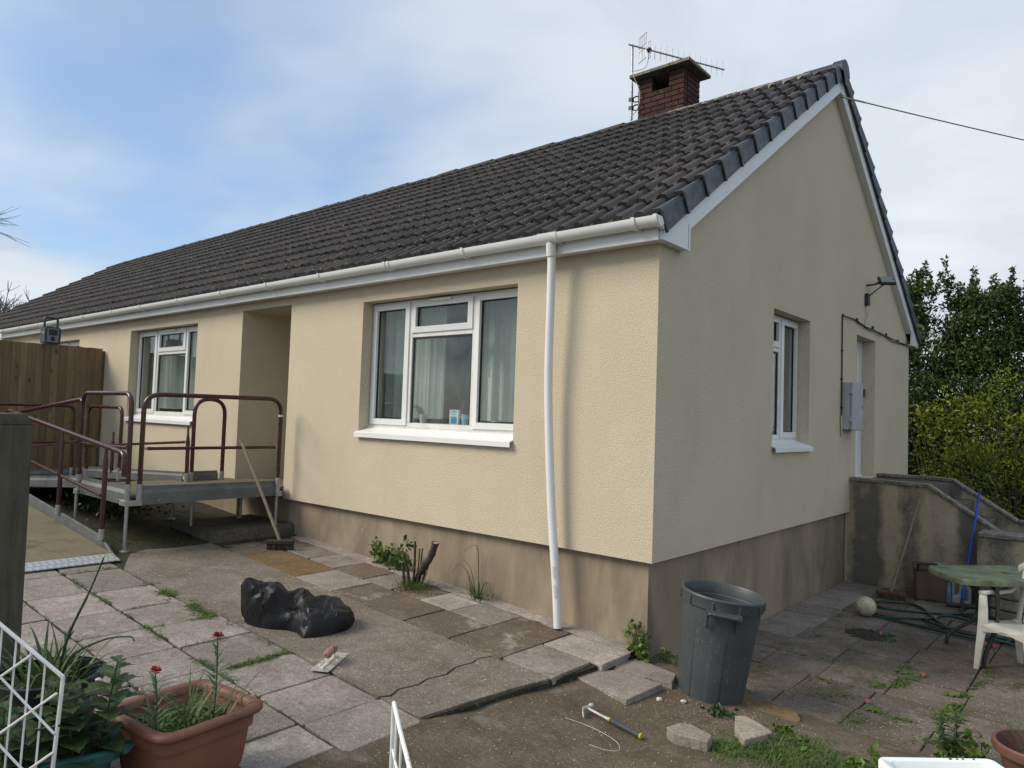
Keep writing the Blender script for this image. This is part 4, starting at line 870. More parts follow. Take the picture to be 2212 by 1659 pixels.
# legs, sockets
def leg(x, y, z1, z0=None):
    z0 = zt(x) if z0 is None else z0; mb = MB(); mb.tube([(x, y, z0), (x, y, z1)], .017, 10); mb.lathe([(.045, 0), (.045, .008), (.02, .02)], (x, y, z0), 12); return mb.build('support_leg', M['galv'], ramp, smooth=True)
for x, y, z0 in ((RX, RY-.01, None), (RX, -.16, -.28), (-6.12, RY-.01, None), (-6.1, -.75, None), (-5.3, -.9, None), (-5.5, -.2, -.28), (-8.2, -1.8, None), (-8.2, -.8, None), (-9.3, -2.7, None), (-7.2, -1.0, None)): leg(x, y, .06 if x > -6.5 else -.08, z0)
MB().box(RX-.14, RY-.03, .045, RX+.02, RY+.13, .10).build('corner_bracket', M['galv'], ramp, bevel=.004); MB().box(RX-.04, -.19, .045, RX+.04, -.11, .11).build('corner_bracket', M['galv'], ramp, bevel=.004); MB().box(-6.17, RY-.03, .045, -6.07, RY+.05, .10).build('corner_bracket', M['galv'], ramp, bevel=.004)
TR = .0235
def hoop(pts, r=.13, feet=True):
    h = MB().tube(rounded(pts, r, 7), TR, 12).build('handrail', M['maroon'], ramp, smooth=True)
    if feet:
        for p in (pts[0], pts[-1]):
            MB().tube([(p[0], p[1], p[2]-.14), (p[0], p[1], p[2]+.03)], .027, 12).build('socket', M['galv'], h, smooth=True)
            MB().lathe([(.006, 0), (.005, .003), (0, .004)], (0, 0, 0), 6, Matrix.Translation((p[0]+.012, p[1]-.021, p[2]+.09)) @ Matrix.Rotation(R(80), 4, 'X')).build('rivet', M['galv'], h)
    return h
def midrail(a, b, r=.017):
    a, b = Vector(a), Vector(b); d = (b-a).normalized(); h = MB().tube([a+d*.03, a+d*.07, b-d*.07, b-d*.03], [r*1.1, r, r, r*1.1], 10).build('mid_rail', M['maroon'], ramp, smooth=True)
    for p, s_ in ((a, 1), (b, -1)): MB().hexa([tuple(p+d*s_*x+Vector((0, 0, z))+d.cross(Vector((0, 0, 1)))*w) for z in (-.014, .014) for x, w in ((0, -.005), (.05, -.005), (.05, .005), (0, .005))]).build('rail_lug', M['galv'], h, bevel=.002)
    return h
hoop([(RX, RY+.10, FZ+.08), (RX, RY+.10, 1.155), (RX, -.155, 1.165), (RX, -.155, FZ+.08)], .17)
midrail((RX, RY+.13, .61), (RX, -.18, .61))
hoop([(RX-.03, RY, FZ+.08), (RX-.05, RY, 1.157), (-6.12, RY, 1.155), (-6.11, RY, FZ+.08)], .15); midrail((RX-.07, RY, .614), (-6.08, RY, .60))
MB().tube([(RX, -.155, .96), (RX, -.157, .985)], .027, 12).build('tape', M['label_white'], ramp)
# second flight rail, front side
hoop([(-6.19, RY+.03, FZ+.05), (-6.19, RY+.03, 1.09), (-8.35, RY+.03, .905), (-8.35, RY+.03, -.0)], .12); midrail((-6.23, RY+.03, .615), (-8.3, RY+.03, .43))
# back rails
hoop([(-5.87, -.65, FZ+.08), (-5.87, -.65, 1.14), (-5.87, -.268, 1.14), (-5.87, -.268, FZ+.08)], .19)
MB().tube([(-5.80, -.74, FZ), (-5.80, -.745, .62), (-5.80, -.75, .72), (-5.80, -.75, .81)], [TR, TR, .012, .012], 10).build('cut_post', M['maroon'], ramp, smooth=True); MB().tube([(-5.80, -.74, FZ-.0), (-5.80, -.74, FZ+.11)], .027, 12).build('socket', M['galv'], ramp)
midrail((-5.84, -.75, .622), (-9.2, -.75, .40)); MB().tube([(-7.98, -.75, .1), (-7.98, -.75, .5), (-7.98, -.75, .57), (-7.98, -.75, .66)], [TR, TR, .012, .012], 10).build('cut_post', M['maroon'], ramp, smooth=True)
hoop([(-7.73, -.75, .15), (-7.73, -.75, 1.0), (-8.90, -.75, 1.0), (-8.90, -.75, .06)], .13)
hoop([(-9.33, -.80, .05), (-9.33, -.80, .995), (-9.33, -2.75, .99), (-9.33, -2.75, .05)], .12); midrail((-9.33, -.83, .46), (-9.33, -2.72, .44))
# first flight: long sloping rail with a turned-down end
h = MB().tube(rounded([(-4.455, -1.975, .37), (-4.455, -1.975, .585), (-8.12, -1.975, .925), (-8.24, -1.975, .75), (-8.24, -1.975, .0)], .11, 6), TR, 12).build('handrail', M['maroon'], ramp, smooth=True)
for x in (-4.90, -6.11, -7.3):
    zt_ = .625+(-4.9-x)*.093; zb_ = -.24+(-4.9-x)*.09; MB().tube([(x, -1.975, zb_+.05), (x, -1.975, zt_-.13), (x, -1.975, zt_-.08), (x, -1.975, zt_)], [TR, TR, .016, .013], 10).build('rail_post', M['maroon'], ramp, smooth=True); MB().tube([(x, -1.975, zb_-.03), (x, -1.975, zb_+.07)], .027, 12).build('socket', M['galv'], ramp, smooth=True)
midrail((-4.93, -1.975, .145), (-6.08, -1.975, .25)); midrail((-6.14, -1.975, .255), (-7.28, -1.975, .36))
# concrete step under the platform
m = MB(); m.hexa([(-5.7, -.95, -.55), (-4.73, -.93, -.55), (-4.70, .055, -.55), (-5.7, .055, -.55), (-5.7, -.95, -.285), (-4.77, -.94, -.285), (-4.735, .055, -.275), (-5.7, .055, -.275)]); tag(m.build('concrete_step', M['conc_step'], bevel=.012, seg=2), 'mossy concrete step block under the ramp platform', 'step')
# yard brooms
def broom(head, ang, L, top, label, bm, W=.07, hh=.04, bl=.06):
    t = thing('broom', label, 'broom', head); T = Matrix.Translation(head) @ Matrix.Rotation(ang, 4, 'Z')
    MB().box(-L/2, -W/2, bl-.005, L/2, W/2, bl+hh, T).build('head', bm, t, bevel=.008); b = MB()
    for i in range(240):
        x, y = random.uniform(-L/2+.01, L/2-.01), random.uniform(-W/2+.006, W/2-.006); p = T @ Vector((x, y, bl)); q = T @ Vector((x*1.07+random.uniform(-.006, .006), y*1.4+random.uniform(-.008, .008), 0)); b.tube([p, q], [.003, .0015], 3, cap=False)
    b.build('bristles', bm, t); base = T @ Vector((0, 0, bl+hh*.6)); MB().tube([base, base.lerp(Vector(top), .5)+Vector((.004, .003, 0)), Vector(top)], .0165, 10).build('handle', M['handle'], t, smooth=True)
broom((-4.15, -.49, -.432), R(50), .29, (-4.745, -.665, .70), 'yard broom with grey bristles leaning on the ramp platform', M['bristle'])
broom((.63, 4.30, -.87), R(8), .30, (.79, 4.90, .235), 'brown bristled broom propped against the mouldy step wall', M['bristle_brown'])

# ================================================================== left: fence, radio
XF = -10.49
fe = thing('fence', 'tall brown timber board fence standing out from the house wall', 'fence', (XF, -3, -.1)); y = -.05; k = 0
edges = [-.05, -.153, -.27, -.365, -.459, -.575, -.695, -.808, -.913, -1.023, -1.131, -1.237, -1.35]
while edges[-1] > -6.5: edges.append(edges[-1]-random.uniform(.10, .12))
for a, b in zip(edges[:-1], edges[1:]):
    z1 = 1.968+random.uniform(-.006, .004); off = .012 if len(edges) % 2 and k % 2 else 0; k += 1
    MB().box(XF-.012+off, b+.0015, -.12, XF+.010+off, a-.0015, z1).build('board', M['fence'], fe, bevel=.002)
for z in (.25, 1.0, 1.72): MB().box(XF-.075, -6.5, z, XF-.0125, -.06, z+.075).build('rail', M['fence'], fe)
MB().box(XF-.11, -.09, -.3, XF-.014, -.005, 1.93).build('post', M['fence'], fe)
rd = thing('site_radio', 'dark grey jobsite radio standing on top of the fence', 'radio', (XF+.02, -.82, 1.97))
RT = Matrix.Translation((XF-.02, -.83, 1.968)) @ Matrix.Rotation(R(97), 4, 'Z') @ Matrix.Diagonal((.84, .9, 1.05, 1))   # local -y is the radio's face
MB().box(-.12, -.09, .0, .12, .09, .265, RT).build('body', M['radio_dark'], rd, bevel=.022, seg=2)
MB().box(-.105, -.094, .03, .105, -.0905, .24, RT).build('front_panel', M['radio_grey'], rd, bevel=.004)
for x in (-.118, .118): MB().box(x-.022, -.105, .005, x+.022, .095, .255, RT).build('bumper', M['radio_dark'], rd, bevel=.012, seg=2)
MB().box(-.075, -.0985, .135, .075, -.0945, .225, RT).build('display', M['gasket'], rd, bevel=.003)
dk_ = MB(); dk_.lathe([(.036, 0), (.034, .016), (.02, .018), (0, .018)], (0, 0, 0), 18, RT @ Matrix.Translation((0, -.0945, .08)) @ Matrix.Rotation(R(90), 4, 'X')); dk_.build('dial', M['gasket'], rd, smooth=True)
for i in range(5): MB().box(-.068+.028*i, -.1, .125, -.05+.028*i, -.0945, .132, RT).build('button', M['radio_grey'], rd)
MB().tube([RT @ Vector(p) for p in rounded([(-.115, .0, .24), (-.115, .0, .405), (.115, .0, .405), (.115, .0, .24)], .04)], .018, 8).build('handle', M['radio_dark'], rd, smooth=True)
for i in range(5): MB().box(-.1405, -.05+.016*i, .165, -.1397, -.04+.016*i, .18, RT).build('printed_mark', M['label_white'], rd)

# gatepost
gp_ = thing('gatepost', 'thick weathered timber gatepost at the left edge', 'post', (-1.63, -3.68, -.6))
T = Matrix.Translation((-1.545, -3.715, -.62)) @ Matrix.Rotation(R(22), 4, 'Z') @ Matrix.Rotation(R(-.6), 4, 'Y'); w = .105
m = MB(); m.hexa([(-w, -w, 0), (w, -w, 0), (w, w, 0), (-w, w, 0), (-w, -w, 1.545), (w, -w, 1.545), (w, w, 1.545), (-w, w, 1.545)], T)
pb = m.build('shaft', M['post'], gp_, bevel=.007); wq = w-.022
MB().hexa([(-w+.001, -w+.001, 1.546), (w-.001, -w+.001, 1.546), (w-.001, w-.001, 1.546), (-w+.001, w-.001, 1.546), (-wq, -wq, 1.60), (wq, -wq, 1.60), (wq, wq, 1.605), (-wq, wq, 1.605)], T).build('weathered_top', M['post'], gp_, bevel=.005)
MB().lathe([(.008, 0), (.007, .004), (0, .005)], (0, 0, 0), 8, T @ Matrix.Translation((.02, -w-.001, .95)) @ Matrix.Rotation(R(90), 4, 'X')).build('nail', M['galv'], gp_)
MB().tube([T @ Vector(p) for p in ((.02, -w-.006, .95), (-.01, -w-.02, .92), (-.02, -w-.02, .89))], .003, 5).build('wire_end', M['galv'], gp_)

# white wire gates
rh = Vector((math.cos(_y), math.sin(_y), 0)); G0 = Vector((-.349, -3.772, 0))
g1 = thing('garden_gate', 'white wire garden gate leaf in front of the gatepost at lower left', 'gate', (-.35, -3.77, -.6), 'white wire gates')
def gpnt(u, z): return G0+rh*u+Vector((0, 0, z))
topz = lambda u: .022+.75*(-u) if u > -.32 else .262+.22*math.sin(min(1, (-u-.32)/.5)*1.57)
MB().tube([gpnt(-u, topz(-u)) for u in np.linspace(0, .95, 24)][::-1]+[gpnt(.0, .0), gpnt(-.003, -.06), gpnt(-.02, -.36), gpnt(-.03, -.60)], .0075, 8).build('frame', M['white_wire'], g1, smooth=True)
MB().tube([gpnt(-.95, topz(-.95)), gpnt(-.96, -.60)], .0075, 8).build('hinge_stile', M['white_wire'], g1, smooth=True); MB().tube([gpnt(-.03, -.56), gpnt(-.96, -.56)], .0065, 8).build('bottom_rail', M['white_wire'], g1)
for k in range(1, 17): u = -.0565*k-.012; MB().tube([gpnt(u, topz(u)), gpnt(u-.02, -.56)], .0042, 6).build('bar', M['white_wire'], g1)
def clipd(u0_, z0_, du, dz, name='brace'):
    pts = []
    for t in np.linspace(-1.2, 1.2, 97):
        u, z = u0_+du*t, z0_+dz*t
        if -.95 < u < -.004+.03*z*(z < 0) and -.55 < z < topz(u): pts.append((u, z))
    if len(pts) > 2: MB().tube([gpnt(*pts[0])+Vector((.006, -.008, 0)), gpnt(*pts[-1])+Vector((.006, -.008, 0))], .0048, 6).build(name, M['white_wire'], g1)
for k in range(-1, 4): clipd(-.24, .03-.235*k+.0, .7, -.655); clipd(-.24, -.208-.215*(k-1)+.0, .7, .53)
MB().tube([gpnt(-.0, -.155), gpnt(-.03, -.165), gpnt(-.09, -.175)], .006, 6).build('cable_tie', M['black'], g1)
g2 = thing('garden_gate', 'white wire garden gate leaf seen edge-on at the bottom centre', 'gate', (.75, -3.1, -.75), 'white wire gates')
A, B = Vector((.745, -3.098, .045)), Vector((1.14, -3.32, -.08))
q = lambda t, z: Vector((A.x+(B.x-A.x)*t, A.y+(B.y-A.y)*t, z))
MB().tube([q(0, -.74), q(0, .0), A, q(.25, .0), q(.6, -.05), q(1, -.085), q(1.6, -.12), q(1.6, -.74)], .0075, 8).build('frame', M['white_wire'], g2, smooth=True)
for t in (.12, .3, .55, .8, 1.1, 1.35): MB().tube([q(t, .03-.115*t if t < .6 else -.05-.05*t), q(t, -.72)], .0042, 6).build('bar', M['white_wire'], g2)
MB().tube([q(.0, -.72), q(1.6, -.72)], .006, 6).build('bottom_rail', M['white_wire'], g2)
MB().tube([q(.02, -.11), q(.2, -.14), q(.7, -.45)], .0048, 6).build('brace', M['white_wire'], g2); MB().tube([q(.0, -.55), q(.9, -.1)], .0048, 6).build('brace', M['white_wire'], g2)

# ================================================================== foreground planters
def superlathe(mb, prof, n=40, p=5., T=None, cap=True, asp=1.):
    """rounded-square section; prof = (half width, z)"""
    vs = []; fs = []
    for r, z in prof:
        for k in range(n):
            a = 2*math.pi*(k+.5)/n; c, s_ = math.cos(a), math.sin(a); d = (abs(c)**p+abs(s_)**p)**(-1/p); vs.append((r*asp*d*c, r*d*s_, z))
    for i in range(len(prof)-1):
        for k in range(n): fs.append((i*n+k, i*n+(k+1) % n, (i+1)*n+(k+1) % n, (i+1)*n+k))
    if cap: fs.append(tuple(range(n-1, -1, -1)))
    mb.add(vs, fs, T); return mb
PT = Matrix.Translation((-.495, -3.225, -.625)) @ Matrix.Rotation(R(5.5), 4, 'Z')
pl = thing('square_planter', 'square terracotta planter with two crimson flowers on the paving', 'planter', (-.495, -3.225, -.625))
m = MB(); superlathe(m, [(.135, 0), (.165, .02), (.195, .10), (.208, .19), (.213, .255), (.226, .262), (.229, .315), (.229, .318)], 56, 7, PT); superlathe(m, [(.212, .318), (.202, .26), (.18, .245)], 56, 7, PT, False)
m.build('pot', M['terracotta'], pl, smooth=True, ang=50)
m = MB(); superlathe(m, [(.205, .318), (.222, .314), (.248, .318), (.256, .330), (.254, .346), (.243, .354), (.222, .354), (.208, .347), (.205, .318)], 56, 8, PT, False); m.build('rim', M['terracotta'], pl, smooth=True, ang=60)
m = MB(); m.grid(24, 24, lambda u, v: tuple(PT @ Vector(((u-.5)*.37, (v-.5)*.37, .262+nz(u*7, v*7, 1, .014)+nz(u*20, v*20, 1, .008))))); m.build('compost', M['soil'], pl, smooth=True)
def pinkplant(base, h, label, tilt, low=True):
    t = thing('crimson_flower', label, 'flower', base); base = Vector(base); top = base+Vector((tilt[0], tilt[1], h)); st = MB().tube(spline([base, base.lerp(top, .5)+Vector((.006, .004, 0)), top], 5), [.0035]*10+[.0025], 6); st.build('stem', M['leaf_grey'], t)
    lf = MB(); n = int(h/.008)
    for i in range(n):
        f = .04+.92*(i/n)**1.35; p = base.lerp(top, f); a = i*2.2+random.uniform(-.4, .4); L = (.075+.06*math.sin(f*3))*(1 if f < .9 else .7)
        lf.blade(p, (math.cos(a), math.sin(a), .75), L, .0105, 1.1, 5)
    lf.build('leaves', M['leaf_grey'], t); pe = MB(); c = top+Vector((0, 0, .006))
    for i in range(13):
        a = i*2.4; tiltz = .15+.5*(i/13); r = .027*(1-.35*i/13); d = Vector((math.cos(a), math.sin(a), tiltz)).normalized(); sd = d.cross(Vector((0, 0, 1))).normalized(); b = c+Vector((0, 0, .0012*i))
        pe.add([b, b+d*r*.6-sd*r*.55, b+d*r-sd*r*.35+Vector((0, 0, .002)), b+d*r*1.08, b+d*r+sd*r*.35+Vector((0, 0, -.002)), b+d*r*.6+sd*r*.55], [(0, 1, 2, 3), (0, 3, 4, 5)])
    pe.build('petals', M['petal'], t); return t
pinkplant((-.435, -3.375, -.37), .285, 'shorter crimson flower in the near left of the square planter', (-.01, -.012)); pinkplant((-.375, -3.16, -.37), .40, 'taller crimson flower in the far corner of the square planter', (.01, .0))
# low growth in the planter
ch = MB()
for i in range(900):
    a, b = random.uniform(-.17, .17), random.uniform(-.17, .17)
    if random.random() < .5 and a > .02 and b < .0: continue
    p = PT @ Vector((a, b, .268)); an = random.uniform(0, 6.28); ch.blade(p, (math.cos(an), math.sin(an), random.uniform(.5, 2)), random.uniform(.02, .075), random.uniform(.006, .012), 1.2, 2)
stuff_thing(ch.build('chickweed', M['leaf_weed']), 'small green weeds carpeting the compost of the square planter', 'weeds')
gb = MB()
for bx_, by_, nb, Ls in ((.08, -.02, 14, .34), (-.02, .03, 9, .30), (.12, .10, 7, .32), (-.1, -.08, 8, .24), (.10, .14, 8, .25)):
    for i in range(nb):
        p = PT @ Vector((bx_+random.uniform(-.02, .02), by_+random.uniform(-.02, .02), .265)); a = random.uniform(0, 6.28); gb.blade(p, (math.cos(a)*.9, math.sin(a)*.9, random.uniform(.5, 1.3)), Ls*random.uniform(.6, 1.1), .011, .8, 6)
stuff_thing(gb.build('strap_leaves', M['leaf_bulb']), 'long strap leaves spilling across the square planter', 'leaves')

tl = thing('teal_trough', 'teal plastic trough full of nettles behind the wire gate', 'trough', (-.7, -3.75, -.62))
TT = Matrix.Translation((-.67, -3.76, -.63)) @ Matrix.Rotation(R(-106.5), 4, 'Z')       # local x runs along the trough, away from its right end
m = MB(); asp = .29/.19
superlathe(m, [(.15, 0), (.165, .02), (.182, .25), (.184, .26)], 56, 9, TT, True, asp); superlathe(m, [(.174, .26), (.168, .20), (.16, .19)], 56, 9, TT, False, asp); m.build('body', M['teal'], tl, smooth=True, ang=45)
m = MB(); superlathe(m, [(.183, .255), (.20, .25), (.206, .285), (.198, .292), (.178, .292), (.173, .255)], 56, 9, TT, False, asp); m.build('rim', M['teal'], tl, smooth=True, ang=45)
MB().hexa([(-.335, -.12, .235), (-.31, -.12, .235), (-.31, .12, .235), (-.335, .12, .235), (-.375, -.10, .268), (-.31, -.10, .28), (-.31, .10, .28), (-.375, .10, .268)], TT).build('grip', M['teal'], tl, bevel=.006)
m = MB(); m.grid(20, 14, lambda u, v: tuple(TT @ Vector(((u-.5)*.50, (v-.5)*.32, .2+nz(u*9, v*6, 1, .02))))); m.build('compost', M['soil'], tl, smooth=True)
def serrated(mb, p, d, nrm, L, W, n=7):
    """a toothed leaf, folded along its midrib and drooping"""
    p, d, nrm = Vector(p), Vector(d).normalized(), Vector(nrm).normalized(); sd = d.cross(nrm).normalized(); mid = []; le = []; re = []
    for i in range(n*2+1):
        t = i/(n*2); w = W*.5*math.sin(min(1, t*1.05+.12)*math.pi)**.8*(1 if i % 2 == 0 else .78)*(1-.35*t); q = p+d*L*t-Vector((0, 0, 1))*L*.35*t*t
        mid.append(q); le.append(q+sd*w+nrm*w*.25+d*(.006 if i % 2 == 0 else 0)); re.append(q-sd*w+nrm*w*.25+d*(.006 if i % 2 == 0 else 0))
    k = len(mid); mb.add(mid+le+re, [(i, i+1, k+i+1, k+i) for i in range(k-1)]+[(i+1, i, 2*k+i, 2*k+i+1) for i in range(k-1)])
def nettle(base, h, label, lean=(0, 0), sc=1., grp=None):
    t = thing('nettle', label, 'nettle', base, grp); base = Vector(base); top = base+Vector((lean[0], lean[1], h)); MB().tube([base, base.lerp(top, .5)+Vector((.008, -.004, 0)), top], [.0045, .004, .002], 6).build('stem', M['leaf_dull'], t)
    lf = MB(); n = max(3, int(h/.04))
    for i in range(n+1):
        f = .2+.8*i/n; p = base.lerp(top, f); a0 = i*1.57+random.uniform(-.3, .3); L = .15*sc*(1-.55*max(0, f-.7)/.3)
        for s_ in (0, math.pi): a = a0+s_; serrated(lf, p, (math.cos(a), math.sin(a), .35), (-math.cos(a)*.35, -math.sin(a)*.35, 1), L*random.uniform(.7, 1.1), L*.85)
    lf.build('leaves', M['leaf_dull'], t); return t
for i, (b, h_, lb, ln) in enumerate([((-.52, -3.57, -.43), .43, 'tallest nettle beside the terracotta planter', (.06, .035)), ((-.50, -3.66, -.43), .30, 'leafy nettle at the right end of the teal trough', (-.02, -.03)), ((-.60, -3.68, -.43), .36, 'nettle in the middle of the teal trough', (0, -.02)), ((-.56, -3.80, -.43), .22, 'low nettle close behind the wire gate bars', (.03, -.03)), ((-.66, -3.86, -.43), .27, 'nettle half hidden by the wire gate braces', (-.02, 0)), ((-.72, -3.62, -.43), .28, 'nettle at the back edge of the teal trough', (0, .03))]): nettle(b, h_, lb, ln, 1.05)
bp = thing('black_pot', 'round black pot with strap leaves behind the teal trough', 'pot', (-1.06, -3.585, -.6))
MB().lathe([(.15, 0), (.16, .02), (.205, .38), (.222, .385), (.226, .42), (.212, .425), (.205, .39), (.195, .34), (0, .34)], (-1.06, -3.585, -.605), 36).build('pot', M['black'], bp, smooth=True)
sl_ = MB()
for i in range(85):
    a = random.uniform(0, 6.28); r = random.uniform(0, .13); p = (-1.06+r*math.cos(a), -3.585+r*math.sin(a), -.26); b = a+random.uniform(-.8, .8); sl_.blade(p, (math.cos(b)*.8, math.sin(b)*.8, random.uniform(.5, 2.2)), random.uniform(.18, .36), random.uniform(.012, .022), random.uniform(.8, 1.8), 6)
sl_.build('strap_leaves', M['leaf_bulb'], bp)
stk = MB(); stk.tube(spline([(-1.04, -3.57, -.26), (-1.0, -3.54, -.02), (-.93, -3.49, .18), (-.875, -3.453, .35)], 6), [.006]*12+[.004]*6+[.002], 6); stk.tube(spline([(-1.05, -3.56, -.26), (-.99, -3.52, -.11), (-.88, -3.43, -.03), (-.79, -3.36, -.012), (-.765, -3.345, -.03)], 6), [.0045]*20+[.003]*5, 6); stk.tube([(-1.10, -3.60, -.26), (-1.04, -3.55, -.08), (-1.0, -3.52, .0)], .003, 5); stk.build('flower_stalks', M['leaf_dull'], bp, smooth=True)
MB().lathe([(0, -.012), (.012, -.006), (.014, .004), (0, .012)], (-.845, -3.46, -.195), 8).build('white_marker', M['label_white'], bp, smooth=True)

# ================================================================== loose things on the paving
# black bin liner
def bagshape():
    e1 = Vector((.76, .65, 0)); e2 = Vector((-.65, .76, 0)); c = Vector((-2.07, -1.60, 0)); g = np.random.default_rng(21)
    X = [-.40, -.385, -.34, -.27, -.16, -.05, .04, .12, .2, .28, .35, .385, .39]
    Hh = [.06, .25, .375, .345, .275, .225, .18, .15, .155, .17, .155, .09, .03]
    Wf = [.02, .09, .14, .18, .20, .19, .22, .33, .29, .22, .13, .06, .02]       # reach towards the viewer
    Wb = [.02, .07, .10, .13, .15, .15, .12, .12, .13, .15, .13, .07, .02]
    lean = [-.03, -.05, -.055, -.04, -.02, 0, 0, 0, 0, 0, .01, .02, .02]
    dirs = [(Vector(g.normal(size=3)).normalized(), f, g.uniform(0, 1)) for f in (1.7, 2.3, 3.1, 4.1, 5.3, 6.9, 9., 12., 16.)]
    tri = lambda v: abs((v % 1.)-.5)*2
    def pt(u, v):
        x = -.40+.79*u; a = v*2*math.pi; h = np.interp(x, X, Hh); wf = np.interp(x, X, Wf); wb = np.interp(x, X, Wb); ln = np.interp(x, X, lean)
        ca, sa = math.cos(a), math.sin(a); up = max(0, sa)**.75; w = wf if ca < 0 else wb
        y = w*math.copysign(abs(ca)**.8, ca); z = h*up if sa > 0 else -.004
        y -= .02*up*(x < 0); P = Vector((x+ln*up, y, z)); d = 0
        for n, f, o in dirs: d += (tri(n.dot(P)*f+o+.35*mnoise.noise(P*3))-.5)/f
        d *= .115; k = min(1, max(0, sa)*2.2+.15)
        nrm = Vector((0, ca*.8, max(0, sa)+.1)).normalized(); P += nrm*d*k
        P.z = max(P.z, .0015 if sa > 0 else .0); q = c+e1*P.x+e2*P.y; return (q.x, q.y, zt(q.x)+P.z)
    mb = MB(); NU, NV = 52, 46
    jit = g.uniform(-.42, .42, (NV, NU, 2))
    def pj(u, v):
        i, j = round(u*(NU-1)), round(v*(NV-1)); ju, jv = jit[j % (NV-1), i] if 0 < i < NU-1 else (0, 0)
        return pt(min(1, max(0, u+ju/(NU-1))), v+jv/(NV-1))
    mb.grid(NU, NV, pj); q = mb.f; mb.f = []
    for a_, b_, c_, d_ in q: mb.f += [(a_, b_, c_), (a_, c_, d_)] if g.uniform() < .5 else [(a_, b_, d_), (b_, c_, d_)]
    return mb.build('bin_bag', M['bag'], None, smooth=True, ang=24)
tag(bagshape(), 'crumpled black plastic rubbish bag lying on the concrete path', 'bag')
# plastering trowel
tw = thing('plastering_trowel', 'steel plastering trowel with a dusty red handle lying on the slabs', 'trowel', (-1.29, -1.88, -.595))
TT = Matrix.Translation((-1.292, -1.878, zt(-1.29)+.006)) @ Matrix.Rotation(math.atan2(-1.68+1.995, -1.35+1.148), 4, 'Z') @ Matrix.Rotation(R(1.2), 4, 'X')
MB().box(-.185, -.06, 0, .185, .06, .0025, TT).build('blade', M['steel'], tw); MB().hexa([(-.15, -.012, .003), (.12, -.012, .003), (.12, .012, .003), (-.15, .012, .003), (-.14, -.006, .012), (.1, -.008, .016), (.1, .008, .016), (-.14, .006, .012)], TT).build('spine', M['plaster'], tw, bevel=.002)
MB().tube([TT @ Vector(p) for p in ((.06, 0, .012), (.075, 0, .05), (.06, 0, .065))], .008, 8).build('tang', M['plaster'], tw); MB().tube([TT @ Vector(p) for p in ((-.075, 0, .062), (-.06, 0, .066), (-.02, 0, .07), (.03, 0, .07), (.07, 0, .066), (.08, 0, .062))], [.016, .027, .0255, .026, .023, .012], 12).build('handle', M['red_grip'], tw, smooth=True)
for i in range(9): MB().lathe([(.012*random.uniform(.5, 1.2), 0), (.008, .005), (0, .007)], (0, 0, 0), 6, TT @ Matrix.Translation((random.uniform(-.15, .1), random.uniform(-.045, .045), .0025))).build('plaster_blob', M['plaster'], tw, smooth=True)
# claw hammer
hm = thing('claw_hammer', 'claw hammer with grey rubber grip lying on the gritty yard', 'hammer', (.3, -1.05, -.75))
hz = lambda x, y, o=.0: yardz(x, y)+o
h0, h1 = Vector((.165, -1.045, hz(.165, -1.045, .03))), Vector((.545, -1.045, hz(.545, -1.045, .02))); dr = (h1-h0).normalized()
MB().tube([h0, h0.lerp(h1, .25), h0.lerp(h1, .42)], [.009, .008, .0095], 8).build('shaft', M['steel'], hm, smooth=True); gr = MB(); gr.tube([h0.lerp(h1, f) for f in (.42, .5, .6, .7, .8, .9, .98)], [.012, .0155, .0145, .016, .0145, .016, .017], 10); gr.build('grip', M['hammer_grip'], hm, smooth=True)
MB().tube([h0.lerp(h1, .41), h0.lerp(h1, .435)], .0128, 10).build('grip_collar', M['yellow'], hm); MB().tube([h0.lerp(h1, .97), h0.lerp(h1, 1.0)], .0172, 10).build('grip_end', M['yellow'], hm)
sdv = dr.cross(Vector((0, 0, 1))).normalized(); hd_ = MB(); hd_.tube([h0-sdv*.055, h0-sdv*.035, h0-sdv*.033, h0-sdv*.015, h0+sdv*.0], [.015, .0155, .011, .011, .014], 10); hd_.build('hammer_head', M['steel'], hm, smooth=True)
for s_ in (-1, 1): MB().tube([h0+sdv*.005, h0+sdv*.03+Vector((-.004, 0, .006*1)), h0+sdv*.06+dr*.012+Vector((0, 0, s_*.006)), h0+sdv*.085+dr*.035+Vector((0, 0, s_*.010-.008))], [.012, .009, .006, .003], 8).build('claw', M['steel'], hm, smooth=True)
# broken slab pieces
m = MB(); b0 = yardz(.74, -.86); P = [(.625, -.90), (.69, -.945), (.885, -.90), (.865, -.80), (.71, -.755), (.655, -.785)]
m.prism(P, b0-.01, lambda p: b0+.062-.03*(p[0]-.7)); tag(m.build('broken_slab', M['brokenstone'], bevel=.006), 'long broken lump of paving slab lying beside the hammer', 'stone')
m = MB(); b0 = yardz(.98, -.55); P = [(.845, -.44), (.90, -.575), (1.01, -.70), (1.10, -.50), (.98, -.43), (.89, -.40)]
m.prism(P, b0-.01, lambda p: b0+.055+.05*(p[1]+.55)); tag(m.build('broken_slab', M['brokenstone'], bevel=.005), 'wedge of broken slab resting in the grass near the bin', 'stone')
m = MB(); m.tube(spline([(.13, -1.22, yardz(.13, -1.22)+.004), (.3, -1.18, -.745), (.47, -1.2, -.762), (.54, -1.28, -.765), (.49, -1.34, -.758), (.4, -1.36, -.752)], 6), .0014, 5); tag(m.build('wire_offcut', M['cable_white']), 'thin pale wire offcut curling on the yard below the hammer', 'wire')

